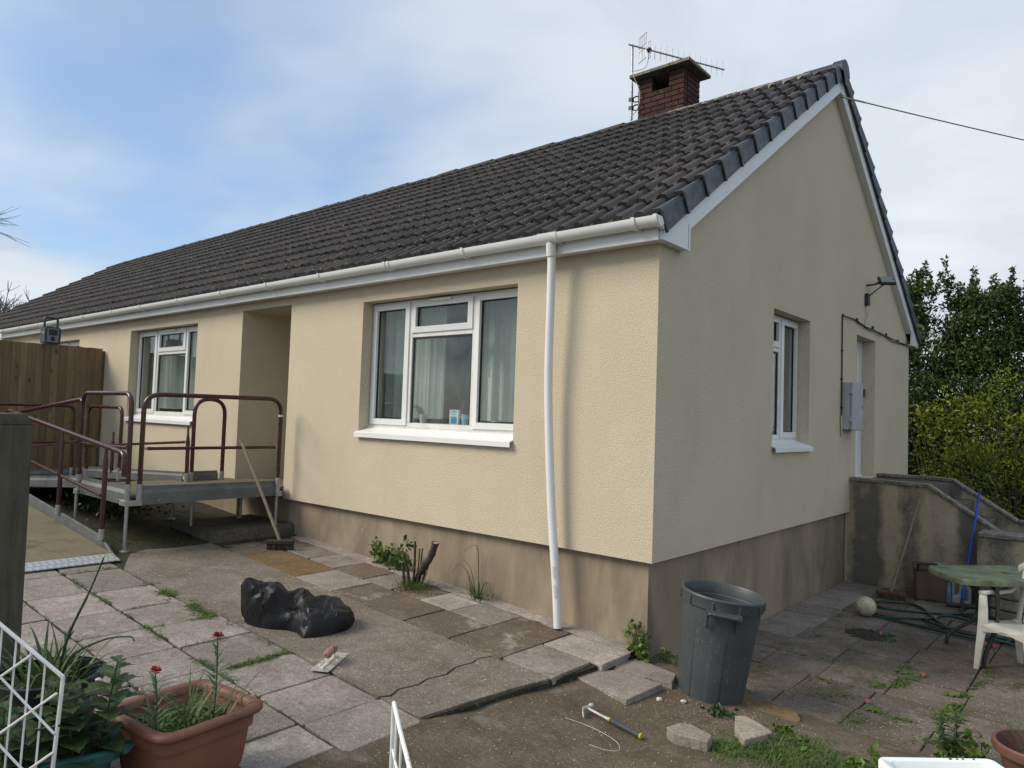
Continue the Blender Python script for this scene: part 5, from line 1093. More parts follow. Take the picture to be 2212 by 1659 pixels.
# grey dustbin, leaning a little
bn = thing('dustbin', 'scuffed grey plastic dustbin without a lid at the house corner', 'bin', (.53, .0, -.80))
BT = Matrix.Translation((.50, -.06, -.812)) @ Matrix.Rotation(R(6.0), 4, Vector((-.65, .76, 0))) @ Matrix.Rotation(R(2), 4, Vector((.76, .65, 0)))
def binr(z, a): return .212+.052*z/.72+(-.004 if (a*14/6.283) % 1 < .07 and .03 < z < .60 else 0)+(.004 if (int(a*14/6.283) % 2) and .03 < z < .60 else 0)
m = MB(); n = 168; zs = [0, .012, .03, .031, .3, .6, .601, .64]
vs = [(binr(z, 6.283*k/n)*math.cos(6.283*k/n)*(.96 if z == 0 else 1), binr(z, 6.283*k/n)*math.sin(6.283*k/n)*(.96 if z == 0 else 1), z) for z in zs for k in range(n)]
m.add(vs, [(i*n+k, i*n+(k+1) % n, (i+1)*n+(k+1) % n, (i+1)*n+k) for i in range(len(zs)-1) for k in range(n)]+[tuple(range(n-1, -1, -1))], BT)
m.lathe([(.258, .64), (.254, .635), (.225, .2), (.205, .02), (0, .02)], (0, 0, 0), 48, BT, cap0=False); m.build('body', M['bin'], bn, smooth=True, ang=30)
m = MB(); m.lathe([(.258, .64), (.272, .642), (.276, .70), (.280, .712), (.276, .722), (.268, .724), (.262, .715), (.258, .64)], (0, 0, 0), 64, BT, closed=True)
rim = m.build('rim', M['bin'], bn, smooth=True, ang=40)
for k in range(10):
    a = k*.628+.2; MB().box(-.008, -.004, .64, .008, .008, .70, BT @ Matrix.Rotation(a, 4, 'Z') @ Matrix.Translation((0, -.279, 0))).build('rib', M['bin'], rim, bevel=.003)
for a in (R(27), R(207)):
    HT = BT @ Matrix.Rotation(a, 4, 'Z') @ Matrix.Translation((0, -.268, .0)); m = MB()
    m.tube([HT @ Vector(p) for p in rounded([(-.10, .015, .53), (-.10, -.012, .615), (-.10, -.05, .635), (.10, -.05, .635), (.10, -.012, .615), (.10, .015, .53)], .03)], .012, 8, sq=1.0); m.box(-.112, -.055, .622, .112, .01, .648, HT); m.build('handle', M['bin'], bn, smooth=True)
# belfast sink
sk = thing('ceramic_sink', 'white ceramic sink standing on the ground at the bottom right', 'sink', (1.95, -.75, -.85))
ST = Matrix.Translation((1.925, -.528, -.855)) @ Matrix.Rotation(math.atan2(.40, .433), 4, 'Z')
m = MB(); a_, b_ = .30, .46      # rim from the far edge towards the camera
def rrect(x0, y0, x1, y1, r, z, n=6):
    o = []
    for cx, cy, t0 in ((x1-r, y1-r, 0), (x0+r, y1-r, 1.5708), (x0+r, y0+r, 3.1416), (x1-r, y0+r, 4.7124)):
        o += [(cx+r*math.cos(t0+1.5708*i/n), cy+r*math.sin(t0+1.5708*i/n), z) for i in range(n+1)]
    return o
L_ = [rrect(-.29, -.45, .29, .0, .03, 0), rrect(-.30, -.46, .30, .0, .035, .02), rrect(-.30, -.46, .30, .0, .035, .245), rrect(-.294, -.454, .294, -.006, .032, .255), rrect(-.268, -.428, .268, -.032, .03, .255), rrect(-.262, -.422, .262, -.038, .04, .248), rrect(-.245, -.40, .245, -.06, .05, .06), rrect(-.22, -.375, .22, -.085, .05, .045)]
n = len(L_[0]); m.add([p for a in L_ for p in a], [(i*n+k, i*n+(k+1) % n, (i+1)*n+(k+1) % n, (i+1)*n+k) for i in range(len(L_)-1) for k in range(n)]+[tuple(range(n-1, -1, -1)), tuple((len(L_)-1)*n+k for k in range(n))], ST)
m.build('basin', M['ceramic'], sk, smooth=True, ang=45); MB().lathe([(.035, 0), (.035, .004), (.028, .005), (.02, .001), (0, .001)], (0, -.23, .046), 16, ST).build('waste', M['steel'], sk, smooth=True)
for k in range(5): MB().lathe([(.006, 0), (.004, .004), (0, .005)], (random.uniform(-.02, .2), -.02, .255), 6, ST).build('dirt_speck', M['soil'], sk)
# brown round pot
rp = thing('round_pot', 'round brown plastic pot with wispy grass at the right edge', 'pot', (2.335, -.085, -.85))
m = MB(); m.lathe([(.13, 0), (.14, .01), (.185, .245), (.213, .25), (.218, .265), (.217, .295), (.208, .303), (.198, .298), (.188, .25), (.175, .2), (0, .2)], (2.335, -.085, -.855), 48); m.build('pot', M['brown_pot'], rp, smooth=True)
MB().lathe([(.178, 0), (0, .01)], (2.335, -.085, -.653), 24).build('compost', M['soil'], rp); m = MB()
for i in range(34):
    a = random.uniform(0, 6.28); r = random.uniform(0, .12); m.blade((2.335+r*math.cos(a), -.085+r*math.sin(a), -.65), (math.cos(a)*.5-.15, math.sin(a)*.5, 1), random.uniform(.12, .36), .006, .7, 6)
m.build('grass', M['leaf_bulb'], rp)

# ================================================================== side patio things
ZB = -.86
b_ = thing('ball', 'grubby white plastic ball on the patio beside the hose', 'ball', (.63, 3.286, ZB)); m = MB(); m.lathe([(.099*math.sin(math.pi*k/16), -.099*math.cos(math.pi*k/16)) for k in range(17)], (.63, 3.286, ZB+.098), 32); m.build('shell', M['ball'], b_, smooth=True, ang=80); MB().lathe([(.006, 0), (.004, .003), (0, .003)], (0, 0, 0), 8, Matrix.Translation((.62, 3.215, ZB+.167)) @ Matrix.Rotation(R(50), 4, 'X')).build('valve', M['gasket'], b_)
hs = thing('garden_hose', 'dark green garden hose coiled loosely on the patio', 'hose', (1.1, 3.8, ZB))
def hp(L_, z0=-.845): return [(x, y, z0+.012*math.sin(i*1.9)**2) for i, (x, y) in enumerate(L_)]
big = hp([(2.1, 3.25), (1.869, 3.30), (1.587, 3.317), (1.358, 3.367), (1.268, 3.447), (1.102, 3.79), (1.005, 3.99), (.871, 4.146), (.717, 4.117), (.595, 3.98), (.556, 3.83), (.70, 3.70), (.961, 3.788), (1.184, 3.93), (1.398, 4.113), (1.53, 4.18), (1.75, 4.0), (1.9, 3.6), (1.8, 3.2), (1.45, 3.12), (1.0, 3.25), (.65, 3.30), (.58, 3.42), (.807, 3.36), (1.027, 3.464), (1.157, 3.628), (1.237, 3.862), (1.396, 3.864), (1.553, 3.847), (1.677, 3.754), (1.847, 3.514), (2.1, 3.4)])
MB().tube(spline(big, 8), .0135, 8).build('hose', M['hose'], hs, smooth=True)
MB().tube(spline(hp([(1.104, 3.54), (1.203, 3.376), (1.37, 3.293), (1.49, 3.234), (1.62, 3.21), (1.9, 3.15)], -.838), 8), .0135, 8).build('hose_end', M['hose'], hs, smooth=True); MB().tube([(1.104, 3.54, -.835), (1.085, 3.57, -.832)], [.0165, .013], 10).build('connector', M['metal'], hs)
MB().tube(spline(hp([(1.42, 4.66), (1.33, 4.42), (1.33, 4.19), (1.417, 3.985), (1.6, 3.93), (1.9, 3.95)], -.84), 8), .017, 8).build('grey_hose', M['table_leg'], hs, smooth=True)
# storage box with a lid and a rag
sb = thing('storage_box', 'brown plastic storage box with junk on its lid by the step wall', 'box', (.97, 4.6, ZB))
T = Matrix.Translation((.955, 4.655, ZB)) @ Matrix.Rotation(R(14), 4, 'Z'); m = MB(); m.hexa([(-.145, -.13, .0), (.145, -.13, 0), (.145, .13, 0), (-.145, .13, 0), (-.165, -.15, .355), (.165, -.15, .355), (.165, .15, .355), (-.165, .15, .355)], T); m.build('tub', M['box_brown'], sb, bevel=.015, seg=2)
MB().box(-.05, -.152, .0, .06, -.13, .025, T).build('foot_notch', M['gasket'], sb); MB().box(-.178, -.163, .345, .178, .163, .385, T).build('lid', M['box_brown'], sb, bevel=.008)
for k in range(3): MB().box(-.14, -.12+.05*k, .386, .14, -.10+.05*k, .392, T).build('lid_ridge', M['box_brown'], sb)
MB().tube([T @ Vector(p) for p in rounded([(-.13, -.17, .33), (-.13, -.19, .42), (.02, -.17, .43), (.06, -.10, .41)], .03)], .012, 6).build('strap', M['black'], sb)
m = MB(); m.grid(10, 8, lambda u, v: tuple(T @ Vector((.0+.17*u, -.10+.2*v, .395+.035*abs(mnoise.noise(Vector((u*4, v*4, 1))))+.02*math.sin(u*5)*math.sin(v*4))))); tag(m.build('rag', M['rag'], smooth=True), 'crumpled pale rag lying on the storage box lid', 'rag')
bt = thing('spray_bottle', 'slim blue bottle standing beside the storage box', 'bottle', (1.14, 4.62, ZB)); MB().lathe([(.03, 0), (.032, .01), (.028, .16), (.013, .22), (.012, .235)], (1.14, 4.62, ZB), 16).build('bottle', M['bottle_blue'], bt, smooth=True); MB().lathe([(.014, 0), (.013, .045), (.006, .05), (.005, .062)], (1.14, 4.62, ZB+.235), 12).build('cap', M['black'], bt, smooth=True); m = MB(); m.grid(6, 2, lambda u, v: (1.14+.0318*math.cos(-2.4+1.5*u), 4.62+.0318*math.sin(-2.4+1.5*u), ZB+.03+.09*v)); m.build('label', M['label'], bt)
jg = thing('jerry_can', 'grey plastic oil can with handle beside the blue bottle', 'can', (1.26, 4.64, ZB)); T = Matrix.Translation((1.262, 4.66, ZB)) @ Matrix.Rotation(R(10), 4, 'Z')
m = MB(); P = [(-.09, 0), (.09, 0), (.092, .17), (.07, .225), (-.01, .245), (-.055, .26), (-.09, .25)]; hl = [(-.068, .11), (-.03, .13), (-.03, .2), (-.05, .23), (-.068, .225)]
m.add([(x, -.045, z) for x, z in [(-.09, 0), (.09, 0), (.092, .17), (.07, .225), (-.02, .24), (-.025, .12), (-.055, .10), (-.09, .09)]]+[(x, .045, z) for x, z in [(-.09, 0), (.09, 0), (.092, .17), (.07, .225), (-.02, .24), (-.025, .12), (-.055, .10), (-.09, .09)]], [tuple(range(8)), tuple(range(15, 7, -1))]+[(i, (i+1) % 8, 8+(i+1) % 8, 8+i) for i in range(8)], T); m.build('body', M['jug'], jg, bevel=.012, seg=2)
MB().tube([T @ Vector(p) for p in rounded([(-.078, 0, .07), (-.08, 0, .25), (-.02, 0, .245), (.03, 0, .235)], .05)], .014, 8).build('handle', M['jug'], jg, smooth=True); MB().box(-.005, -.048, .06, .06, -.0455, .18, T).build('label', M['label'], jg); MB().lathe([(.02, 0), (.02, .03), (0, .031)], (.05, 0, .225), 12, T).build('cap', M['black'], jg)
mp_ = thing('mop', 'blue handled floor brush propped against the step wall', 'brush', (1.29, 4.55, ZB)); MB().tube([(1.285, 4.56, ZB+.06), (1.415, 4.74, .37)], .0125, 10).build('handle', M['blue'], mp_, smooth=True); MB().tube([(1.415, 4.74, .37), (1.422, 4.752, .43)], .013, 10).build('end_cap', M['hammer_grip'], mp_)
m = MB(); m.box(-.15, -.035, .015, .15, .035, .045, Matrix.Translation((1.29, 4.47, ZB)) @ Matrix.Rotation(R(25), 4, 'Z')); m.build('brush_head', M['bristle'], mp_, bevel=.008); MB().tube([(1.285, 4.52, ZB+.03), (1.285, 4.56, ZB+.08)], .017, 8).build('socket', M['black'], mp_)
# green table
tb = thing('garden_table', 'mossy green resin garden table cut off by the right edge', 'table', (1.9, 2.8, ZB))
op = [(1.325, 2.55), (1.37, 2.45), (1.49, 2.27), (1.60, 2.165), (1.70, 2.15), (1.82, 2.235), (2.1, 2.50), (2.5, 2.93), (2.6, 3.2), (2.52, 3.5), (2.3, 3.62), (2.1, 3.55), (1.95, 3.38), (1.63, 2.99), (1.42, 2.73), (1.335, 2.62)]
ol = [p.xy for p in spline([(x, y, 0) for x, y in op+op[:1]], 4)][:-1]; cx = sum(p[0] for p in ol)/len(ol); cy = sum(p[1] for p in ol)/len(ol); n = len(ol)
m = MB(); Lr = [(.965, -.19), (1., -.19), (1.004, -.155), (.995, -.147), (.955, -.146), (.95, -.152)]
m.add([(cx+(x-cx)*k, cy+(y-cy)*k, z) for k, z in Lr for x, y in ol], [(i*n+k, i*n+(k+1) % n, (i+1)*n+(k+1) % n, (i+1)*n+k) for i in range(5) for k in range(n)]+[tuple(5*n+k for k in range(n)), tuple(n-1-k for k in range(n))]); m.build('table_top', M['table'], tb, smooth=True, ang=40)
MB().lathe([(.028, 0), (.03, .004), (.022, .005), (.02, 0)], (1.866, 2.771, -.152), 20).build('parasol_ring', M['leaf_gold'], tb)
for L_ in ([(1.425, 2.809, -.865), (1.43, 2.81, -.79), (1.465, 2.836, -.742), (1.60, 2.945, -.645), (1.64, 2.975, -.58), (1.64, 2.96, -.195)], [(1.784, 2.234, -.865), (1.787, 2.232, -.76), (1.85, 2.28, -.56), (1.87, 2.30, -.45), (1.865, 2.29, -.195)], [(2.25, 3.5, -.865), (2.25, 3.5, -.76), (2.1, 3.35, -.6), (2.05, 3.3, -.19)], [(2.55, 3.0, -.865), (2.52, 2.98, -.76), (2.35, 2.95, -.6), (2.3, 2.9, -.19)]): MB().tube(rounded(L_, .06, 4), .0165, 10).build('leg', M['table_leg'], tb, smooth=True)
MB().tube(rounded([(1.64, 2.96, -.30), (1.80, 2.85, -.27), (2.05, 3.3, -.30)], .1), .011, 8).build('brace', M['table_leg'], tb, smooth=True); MB().tube([(1.64, 2.96, -.23), (1.865, 2.29, -.23)], .011, 8).build('brace', M['table_leg'], tb, smooth=True)
# a second folded seat frame behind the table
sf = thing('folded_chair', 'dark tubular folded chair frame lying behind the green table', 'chair', (1.9, 3.9, ZB))
for k, (zz, L_) in enumerate(((-.62, [(1.50, 4.25), (1.75, 4.1), (2.2, 4.2), (2.5, 4.3)]), (-.72, [(1.48, 4.15), (1.8, 4.0), (2.2, 4.1), (2.5, 4.2)]), (-.80, [(1.5, 4.05), (1.9, 3.9), (2.4, 4.0)]))): MB().tube(spline([(x, y, zz) for x, y in L_], 5), .0125, 8).build('tube', M['table_leg'], sf, smooth=True)
for x, y in ((1.58, 4.2), (1.95, 4.05), (2.3, 4.15)): MB().tube([(x, y, -.60), (x+.02, y-.12, -.86)], .0125, 8).build('leg', M['table_leg'], sf, smooth=True)
# white resin armchair
wc = thing('plastic_chair', 'white resin garden armchair cut off by the right edge', 'chair', (2.05, 2.25, ZB))
cw = Vector((.87, -.42, 0)).normalized(); cb = Vector((.42, .87, 0)).normalized(); c0 = Vector((1.755, 2.19, ZB))
cp_ = lambda a, b, z: c0+cw*a+cb*b+Vector((0, 0, z))
m = MB(); m.grid(14, 12, lambda u, v: cp_(.015+.355*u, .0+.42*v, .40-.02*math.sin(u*math.pi)-.035*v-.03*max(0, .12-v)/.12)); m.grid(14, 12, lambda u, v: cp_(.015+.355*u, .0+.42*v, .38-.02*math.sin(u*math.pi)-.035*v-.03*max(0, .12-v)/.12)); m.grid(14, 2, lambda u, v: cp_(.015+.355*u, .0, .38-.06*v*abs(2*u-1)-.03-.02*math.sin(u*math.pi)+.02)); m.build('seat', M['chair'], wc, smooth=True)
def rib(pts, w, t, name):   # flat ribbed limb
    mb = MB(); P = [Vector(p) for p in pts]; vs = []
    for i, p in enumerate(P):
        ww, dirv = w[i]; dv = Vector(dirv).normalized(); d = (P[min(i+1, len(P)-1)]-P[max(i-1, 0)]).normalized(); nv = d.cross(dv).normalized()
        vs += [p-dv*ww-nv*t, p+dv*ww-nv*t, p+dv*ww+nv*t, p-dv*ww+nv*t]
    mb.add(vs, [(4*i+k, 4*i+(k+1) % 4, 4*i+4+(k+1) % 4, 4*i+4+k) for i in range(len(P)-1) for k in range(4)]+[(3, 2, 1, 0), tuple(4*(len(P)-1)+k for k in range(4))]); return mb.build(name, M['chair'], wc, smooth=True, bevel=.004, ang=50)
diag = tuple((cw+cb*.4)); 
for s_ in (0, 1):
    ox = 0 if s_ == 0 else .385; sg = 1 if s_ == 0 else -1
    rib([cp_(ox-.01*sg, -.02, .0), cp_(ox+.005*sg, .0, .2), cp_(ox+.02*sg, .02, .38), cp_(ox+.015*sg, .03, .50), cp_(ox+.01*sg, .035, .60)], [(.018, diag), (.026, diag), (.035, diag), (.032, diag), (.026, diag)], .011, 'leg')
    rib([cp_(ox+.01*sg, .02, .615), cp_(ox+.0*sg, .10, .62), cp_(ox-.01*sg, .25, .605), cp_(ox+.0*sg, .38, .61), cp_(ox+.03*sg, .46, .68)], [(.03, tuple(cw)), (.034, tuple(cw)), (.034, tuple(cw)), (.03, tuple(cw)), (.025, tuple(cw))], .015, 'armrest')
    rib([cp_(ox+.02*sg, .50, .0), cp_(ox+.03*sg, .46, .2), cp_(ox+.04*sg, .42, .38)], [(.02, diag), (.026, diag), (.032, diag)], .011, 'leg')
for k in range(6): rib([cp_(.05+.057*k, .42, .37), cp_(.05+.057*k, .47, .55), cp_(.05+.057*k, .53, .82)], [(.02, tuple(cw)), (.021, tuple(cw)), (.022, tuple(cw))], .006, 'back_slat')
rib([cp_(.0, .50, .78), cp_(.09, .545, .86), cp_(.19, .55, .88), cp_(.29, .545, .86), cp_(.385, .50, .78)], [(.03, (0, 0, 1))]*5, .009, 'top_rail')

# ================================================================== steps to the side door
def stepwall(name, label, prof, y0, y1, mat=M['mould'], zb=-1.1, cope=True, ov=.03):
    t = thing(name, label, 'wall', (.5, y0, -.85)); P = [(prof[0][0], zb)]+[(x, z-.04) for x, z in prof]+[(prof[-1][0], zb)]; n = len(P); mb = MB()
    mb.add([(x, y0, z) for x, z in P]+[(x, y1, z) for x, z in P], [tuple(range(n)), tuple(range(2*n-1, n-1, -1))]+[(i, (i+1) % n, n+(i+1) % n, n+i) for i in range(n)]); mb.build('wall_body', mat, t)
    if cope:
        for (xa, za), (xb, zb_) in zip(prof[:-1], prof[1:]):
            L = math.hypot(xb-xa, zb_-za); k = max(1, round(L/.42))
            for i in range(k):
                f0, f1 = i/k, (i+1)/k; dx, dz = xb-xa, zb_-za; j = random.uniform(-.004, .004); g = .004/L
                a = (xa+dx*(f0+g), za+dz*(f0+g)+j); b = (xa+dx*(f1-g), za+dz*(f1-g)+j+random.uniform(-.003, .003))
                MB().hexa([(a[0], y0-ov, a[1]-.042), (b[0], y0-ov, b[1]-.042), (b[0], y1+ov, b[1]-.042), (a[0], y1+ov, a[1]-.042), (a[0], y0-ov, a[1]), (b[0], y0-ov, b[1]), (b[0], y1+ov, b[1]), (a[0], y1+ov, a[1])]).build('coping', M['coping'], t, bevel=.006)
    return t
stepwall('step_wall', 'near mouldy rendered wall of the side steps, sloping down right', [(-.05, .435), (.87, .425), (1.05, .30), (1.62, -.07), (1.75, -.07)], 4.95, 5.07, ov=.025)
stepwall('step_wall', 'far mouldy parapet wall behind the side steps', [(.002, .435), (.64, .44), (.92, .425), (1.16, .27), (1.63, -.035), (2.6, -.05)], 6.25, 6.38, ov=.025)
stepwall('low_garden_wall', 'low mouldy garden wall with flat coping behind the green table', [(1.42, -.035), (4.5, -.04)], 4.55, 4.9, ov=.03)
st_t = thing('side_steps', 'concrete landing and steps between the two mouldy walls', 'steps', (.5, 5.6, -.85))
MB().box(.002, 5.072, -1.0, .9, 6.248, .38).build('landing', M['conc_step'], st_t)
for k in range(6): MB().box(.9+.25*k, 5.072, -1.0, 1.15+.25*k, 6.248, .38-.2*(k+1)).build('step', M['conc_step'], st_t, bevel=.008)

# ================================================================== vegetation
def shrub(name, label, cx, cy, rx, ry, z0, z1, n, mat, size, seed, gaps=.2, group=None, spires=0):
    g = np.random.default_rng(seed); t = thing(name, label, 'shrub', (cx, cy, z0), group)
    stm = MB()
    clumps = []
    for i in range(9):
        a = g.uniform(0, 6.28); r = math.sqrt(g.uniform(0, 1)); x, y = cx+rx*.35*r*math.cos(a), cy+ry*.35*r*math.sin(a); tx, ty = cx+rx*.95*r*math.cos(a), cy+ry*.95*r*math.sin(a); zt_ = z0+(z1-z0)*g.uniform(.55, .98)
        pts = spline([(x, y, z0), (x*.6+tx*.4+g.uniform(-.1, .1), y*.6+ty*.4, z0+(zt_-z0)*.45), (tx, ty, zt_)], 4); stm.tube(pts, list(np.linspace(.022, .006, len(pts))), 5, cap=False)
    stm.build('stems', M['stem'], t)
    k = int(n/55); cl = []
    while len(cl) < k:
        a = g.uniform(0, 6.28); h = g.uniform(0, 1); r = g.uniform(.1, 1.)**.5; prof = (1-max(0, (h-.8)/.2)**2*.5)*(.8+.2*math.sin(h*7+seed))
        p = np.array([cx+rx*r*prof*math.cos(a), cy+ry*r*prof*math.sin(a), z0+.08+(z1-z0-.1)*h])
        if mnoise.noise(Vector(p)*1.6+Vector((seed, 0, 0))) < -.35+gaps*.5 and g.uniform() < .75: continue
        cl.append(p)
    cl = np.array(cl); pts = (cl[:, None, :]+g.normal(size=(k, 55, 3))*np.array([.11, .11, .09])).reshape(-1, 3)
    if spires:
        ex = []
        for i in range(spires):
            a = g.uniform(0, 6.28); r = g.uniform(.1, .95); x, y = cx+rx*r*math.cos(a), cy+ry*r*math.sin(a); hh = g.choice([.25, .35, .45, .7], p=[.4, .3, .2, .1])
            m_ = int(70*hh/.4); zz = g.uniform(0, 1, m_); ex.append(np.stack([x+g.normal(size=m_)*.035*(1.1-zz), y+g.normal(size=m_)*.035*(1.1-zz), z1-.15+zz*hh], 1))
        pts = np.concatenate([pts]+ex)
    leafcloud('foliage', mat, pts, size, t, .55, .48); return t
shrub('hedge_shrub', 'tall dark privet shrub close behind the house corner', -.95, 11.6, 1.1, .8, -.9, 3.95, 46000, M['leaf_dark'], .08, 11, .0, None, 30)
shrub('hedge_shrub', 'tall dark green privet shrub in the middle of the hedge', .55, 11.9, 1.15, .8, -.9, 3.72, 46000, M['leaf_dark'], .08, 12, .0, None, 34)
shrub('hedge_shrub', 'dark privet shrub at the right end of the hedge', 2.1, 11.7, 1.15, .8, -.9, 3.75, 34000, M['leaf_dark'], .085, 13, .05, None, 30)
shrub('golden_shrub', 'yellow green golden privet in front of the dark hedge', .15, 10.75, .8, .35, -.9, 1.75, 3600, M['leaf_gold'], .075, 14, 1.05)
shrub('golden_shrub', 'golden leaved shrub low at the right of the hedge', 1.15, 10.5, .65, .35, -.9, 2.1, 3000, M['leaf_gold'], .075, 15, 1.05)
shrub('golden_shrub', 'small golden shrub just past the far parapet wall', .6, 9.7, .5, .3, -.9, .85, 3000, M['leaf_gold'], .065, 16, .5)
def branchy(mb, p, d, L, r, depth, g, spread=.5, ups=.25):
    p = Vector(p); d = Vector(d).normalized(); q = p+d*L+Vector((g.normal()*.05*L, g.normal()*.05*L, 0)); mb.tube([p, p.lerp(q, .5)+Vector((g.normal()*.03*L, g.normal()*.03*L, 0)), q], [r, r*.85, r*.7], 5 if depth > 2 else 3, cap=False)
    if depth == 0: return
    for i in range(3 if depth > 1 else 4):
        f = g.uniform(.45, 1.); nd = (d+Vector((g.normal()*spread, g.normal()*spread, g.normal()*spread*.6+ups))).normalized(); branchy(mb, p.lerp(q, f), nd, L*g.uniform(.58, .8), r*.6, depth-1, g, spread, ups)
def baretree(name, label, base, H, r, depth, seed, spread=.5, d0=(0, 0, 1), group=None):
    g = np.random.default_rng(seed); t = thing(name, label, 'tree', base, group); tr = MB(); b = Vector(base); top = b+Vector(d0)*H*.32; tr.tube([b, b.lerp(top, .5), top], [r, r*.85, r*.7], 10); tr.build('trunk', M['bark'], t, smooth=True); cr = MB()
    for i in range(7):
        a = i*.9+g.uniform(0, .5); nd = Vector((math.cos(a)*.55, math.sin(a)*.55, 1)); branchy(cr, b.lerp(top, g.uniform(.75, 1)), nd, H*.24, r*.5, depth, g, spread)
    cr.build('crown', M['twig'], t); return t
baretree('bare_tree', 'nearer bare winter tree far behind the roof at left', (-44.5, 7.4, -.5), 9.3, .24, 4, 3); baretree('bare_tree', 'farther bare winter tree peeping over the roof slope', (-46, 11.5, -.5), 9.4, .24, 4, 5); baretree('bare_tree', 'bare winter tree at the far left edge behind the fence', (-45, 3.0, -.5), 9.3, .24, 4, 6)
baretree('bare_tree', 'thin bare tree rising just behind the right roof verge', (-2.3, 17.5, -.9), 7.2, .08, 3, 8)
t = thing('garden_tree', 'bare garden tree whose twigs reach in at the left edge', 'tree', (-9.1, -3.4, -.2)); g_ = np.random.default_rng(4); tr = MB(); tr.tube([(-9.1, -3.4, -.2), (-9.1, -3.38, 1.5), (-9.05, -3.3, 2.6), (-9.0, -3.2, 3.6)], [.07, .06, .05, .03], 8); tr.build('trunk', M['bark'], t, smooth=True); cr = MB()
for b, d in (((-9.0, -3.2, 3.2), (.62, .7, .02)), ((-9.05, -3.3, 2.7), (.62, .72, .08)), ((-9.05, -3.3, 2.75), (.6, .70, .02)), ((-9, -3.2, 3.6), (-.3, .2, 1)), ((-9, -3.2, 3.3), (-.5, -.3, .8))): branchy(cr, b, d, .74, .013, 3, g_, .36, .0)
cr.build('twigs', M['twig'], t)
# stump with suckers, and weeds along the plinth
sp = thing('shrub_stump', 'cut back woody shrub stump with stubby stems by the plinth', 'stump', (-2.30, -.22, -.54)); zb = zt(-2.3)
def knob(pts, rs, n=10):
    mb = MB(); P = spline(pts, 4); rr = np.interp(np.linspace(0, 1, len(P)), np.linspace(0, 1, len(rs)), rs); rr = [float(r)*(1+.12*math.sin(i*2.3)) for i, r in enumerate(rr)]; return mb.tube(P, rr, n)
knob([(-2.33, -.2, zb-.02), (-2.30, -.2, zb+.10), (-2.22, -.22, zb+.18), (-2.17, -.24, zb+.24), (-2.10, -.25, zb+.30), (-2.04, -.25, zb+.44)], [.03, .028, .034, .036, .032, .033]).build('main_stem', M['bark'], sp, smooth=True)
MB().lathe([(.031, 0), (.02, .002), (0, .002)], (0, 0, 0), 10, Matrix.Translation((-2.04, -.25, zb+.4405)) @ Matrix.Rotation(R(10), 4, 'Y')).build('cut_face', M['brokenstone'], sp)
for (x0, y0, x1, y1, h, r) in ((-2.36, -.25, -2.43, -.28, .30, .016), (-2.33, -.24, -2.30, -.26, .42, .013), (-2.30, -.22, -2.24, -.22, .36, .009), (-2.27, -.2, -2.20, -.18, .30, .008), (-2.34, -.2, -2.32, -.18, .34, .008), (-2.42, -.27, -2.44, -.28, .2, .016), (-2.25, -.22, -2.15, -.2, .27, .006)): knob([(x0, y0, zb), ((x0+x1)/2+.01, (y0+y1)/2, zb+h*.5), (x1, y1, zb+h)], [r, r*.9, r*.75], 7).build('stem', M['bark'], sp, smooth=True)
lp = [(random.gauss(-2.42, .06), random.gauss(-.26, .05), zb+random.uniform(.14, .42)) for i in range(70)]; leafcloud('leaves', M['leaf_dull'], lp, .05, sp, .2, .6)
def tuft(name, label, base, n, L, mat, spread=.05, cat='grass', w=.006, z=None, droop=1.):
    t = thing(name, label, cat, base); mb = MB(); zb_ = base[2]
    for i in range(n): a = random.uniform(0, 6.28); r = abs(random.gauss(0, spread)); mb.blade((base[0]+r*math.cos(a), base[1]+r*math.sin(a), zb_), (math.cos(a)*random.uniform(.2, 1.2), math.sin(a)*random.uniform(.2, 1.2), 1), L*random.uniform(.5, 1.2), w, droop*random.uniform(.6, 1.6), 5)
    stuff(mb.build('blades', mat, t)); return t
tuft('grass_tuft', 'short grass tuft growing round the woody stump', (-2.28, -.27, zb), 230, .12, M['leaf_grass'], .11)
tg = tuft('grass_tuft', 'tall drooping grass clump against the plinth right of the stump', (-1.72, -.03, zt(-1.72)), 60, .22, M['leaf_grass'], .06, w=.007)
m = MB()
for L_ in ([(-1.70, -.03, zt(-1.7)), (-1.69, -.05, -.30), (-1.70, -.06, -.12), (-1.75, -.08, -.10), (-1.83, -.1, -.17)], [(-1.72, -.04, zt(-1.7)), (-1.79, -.08, -.35), (-1.87, -.12, -.28), (-1.92, -.14, -.36)], [(-1.68, -.03, zt(-1.7)), (-1.60, -.08, -.42), (-1.50, -.13, -.38), (-1.42, -.16, -.46), (-1.40, -.18, -.53)], [(-1.7, -.05, zt(-1.7)), (-1.74, -.1, -.3), (-1.80, -.14, -.22)], [(-1.68, -.04, zt(-1.7)), (-1.63, -.1, -.4), (-1.58, -.14, -.45)]): P = spline(L_, 5); m.tube(P, list(np.linspace(.0045, .0012, len(P))), 5)
m.build('seed_stalks', M['leaf_bulb'], tg)
def bushy(name, label, pts, n, size, mat, cat='weed', up=.4, asp=.8, hs=1.):
    t = thing(name, label, cat, pts[0]); P = []
    stm = MB()
    for b in pts:
        for k in range(3):
            tp = Vector(b)+Vector((random.gauss(0, .05), random.gauss(0, .03), random.uniform(.1, .22)*hs)); stm.tube([b, Vector(b).lerp(tp, .5)+Vector((.01, 0, 0)), tp], .003, 5)
            for i in range(n): f = random.uniform(.15, 1.05); q_ = Vector(b).lerp(tp, f); P.append((q_.x+random.gauss(0, .03), q_.y+random.gauss(0, .025), q_.z+random.gauss(0, .015)))
    stuff(stm.build('stems', M['leaf_dull'], t)); leafcloud('leaves', mat, P, size, t, up, asp); return t
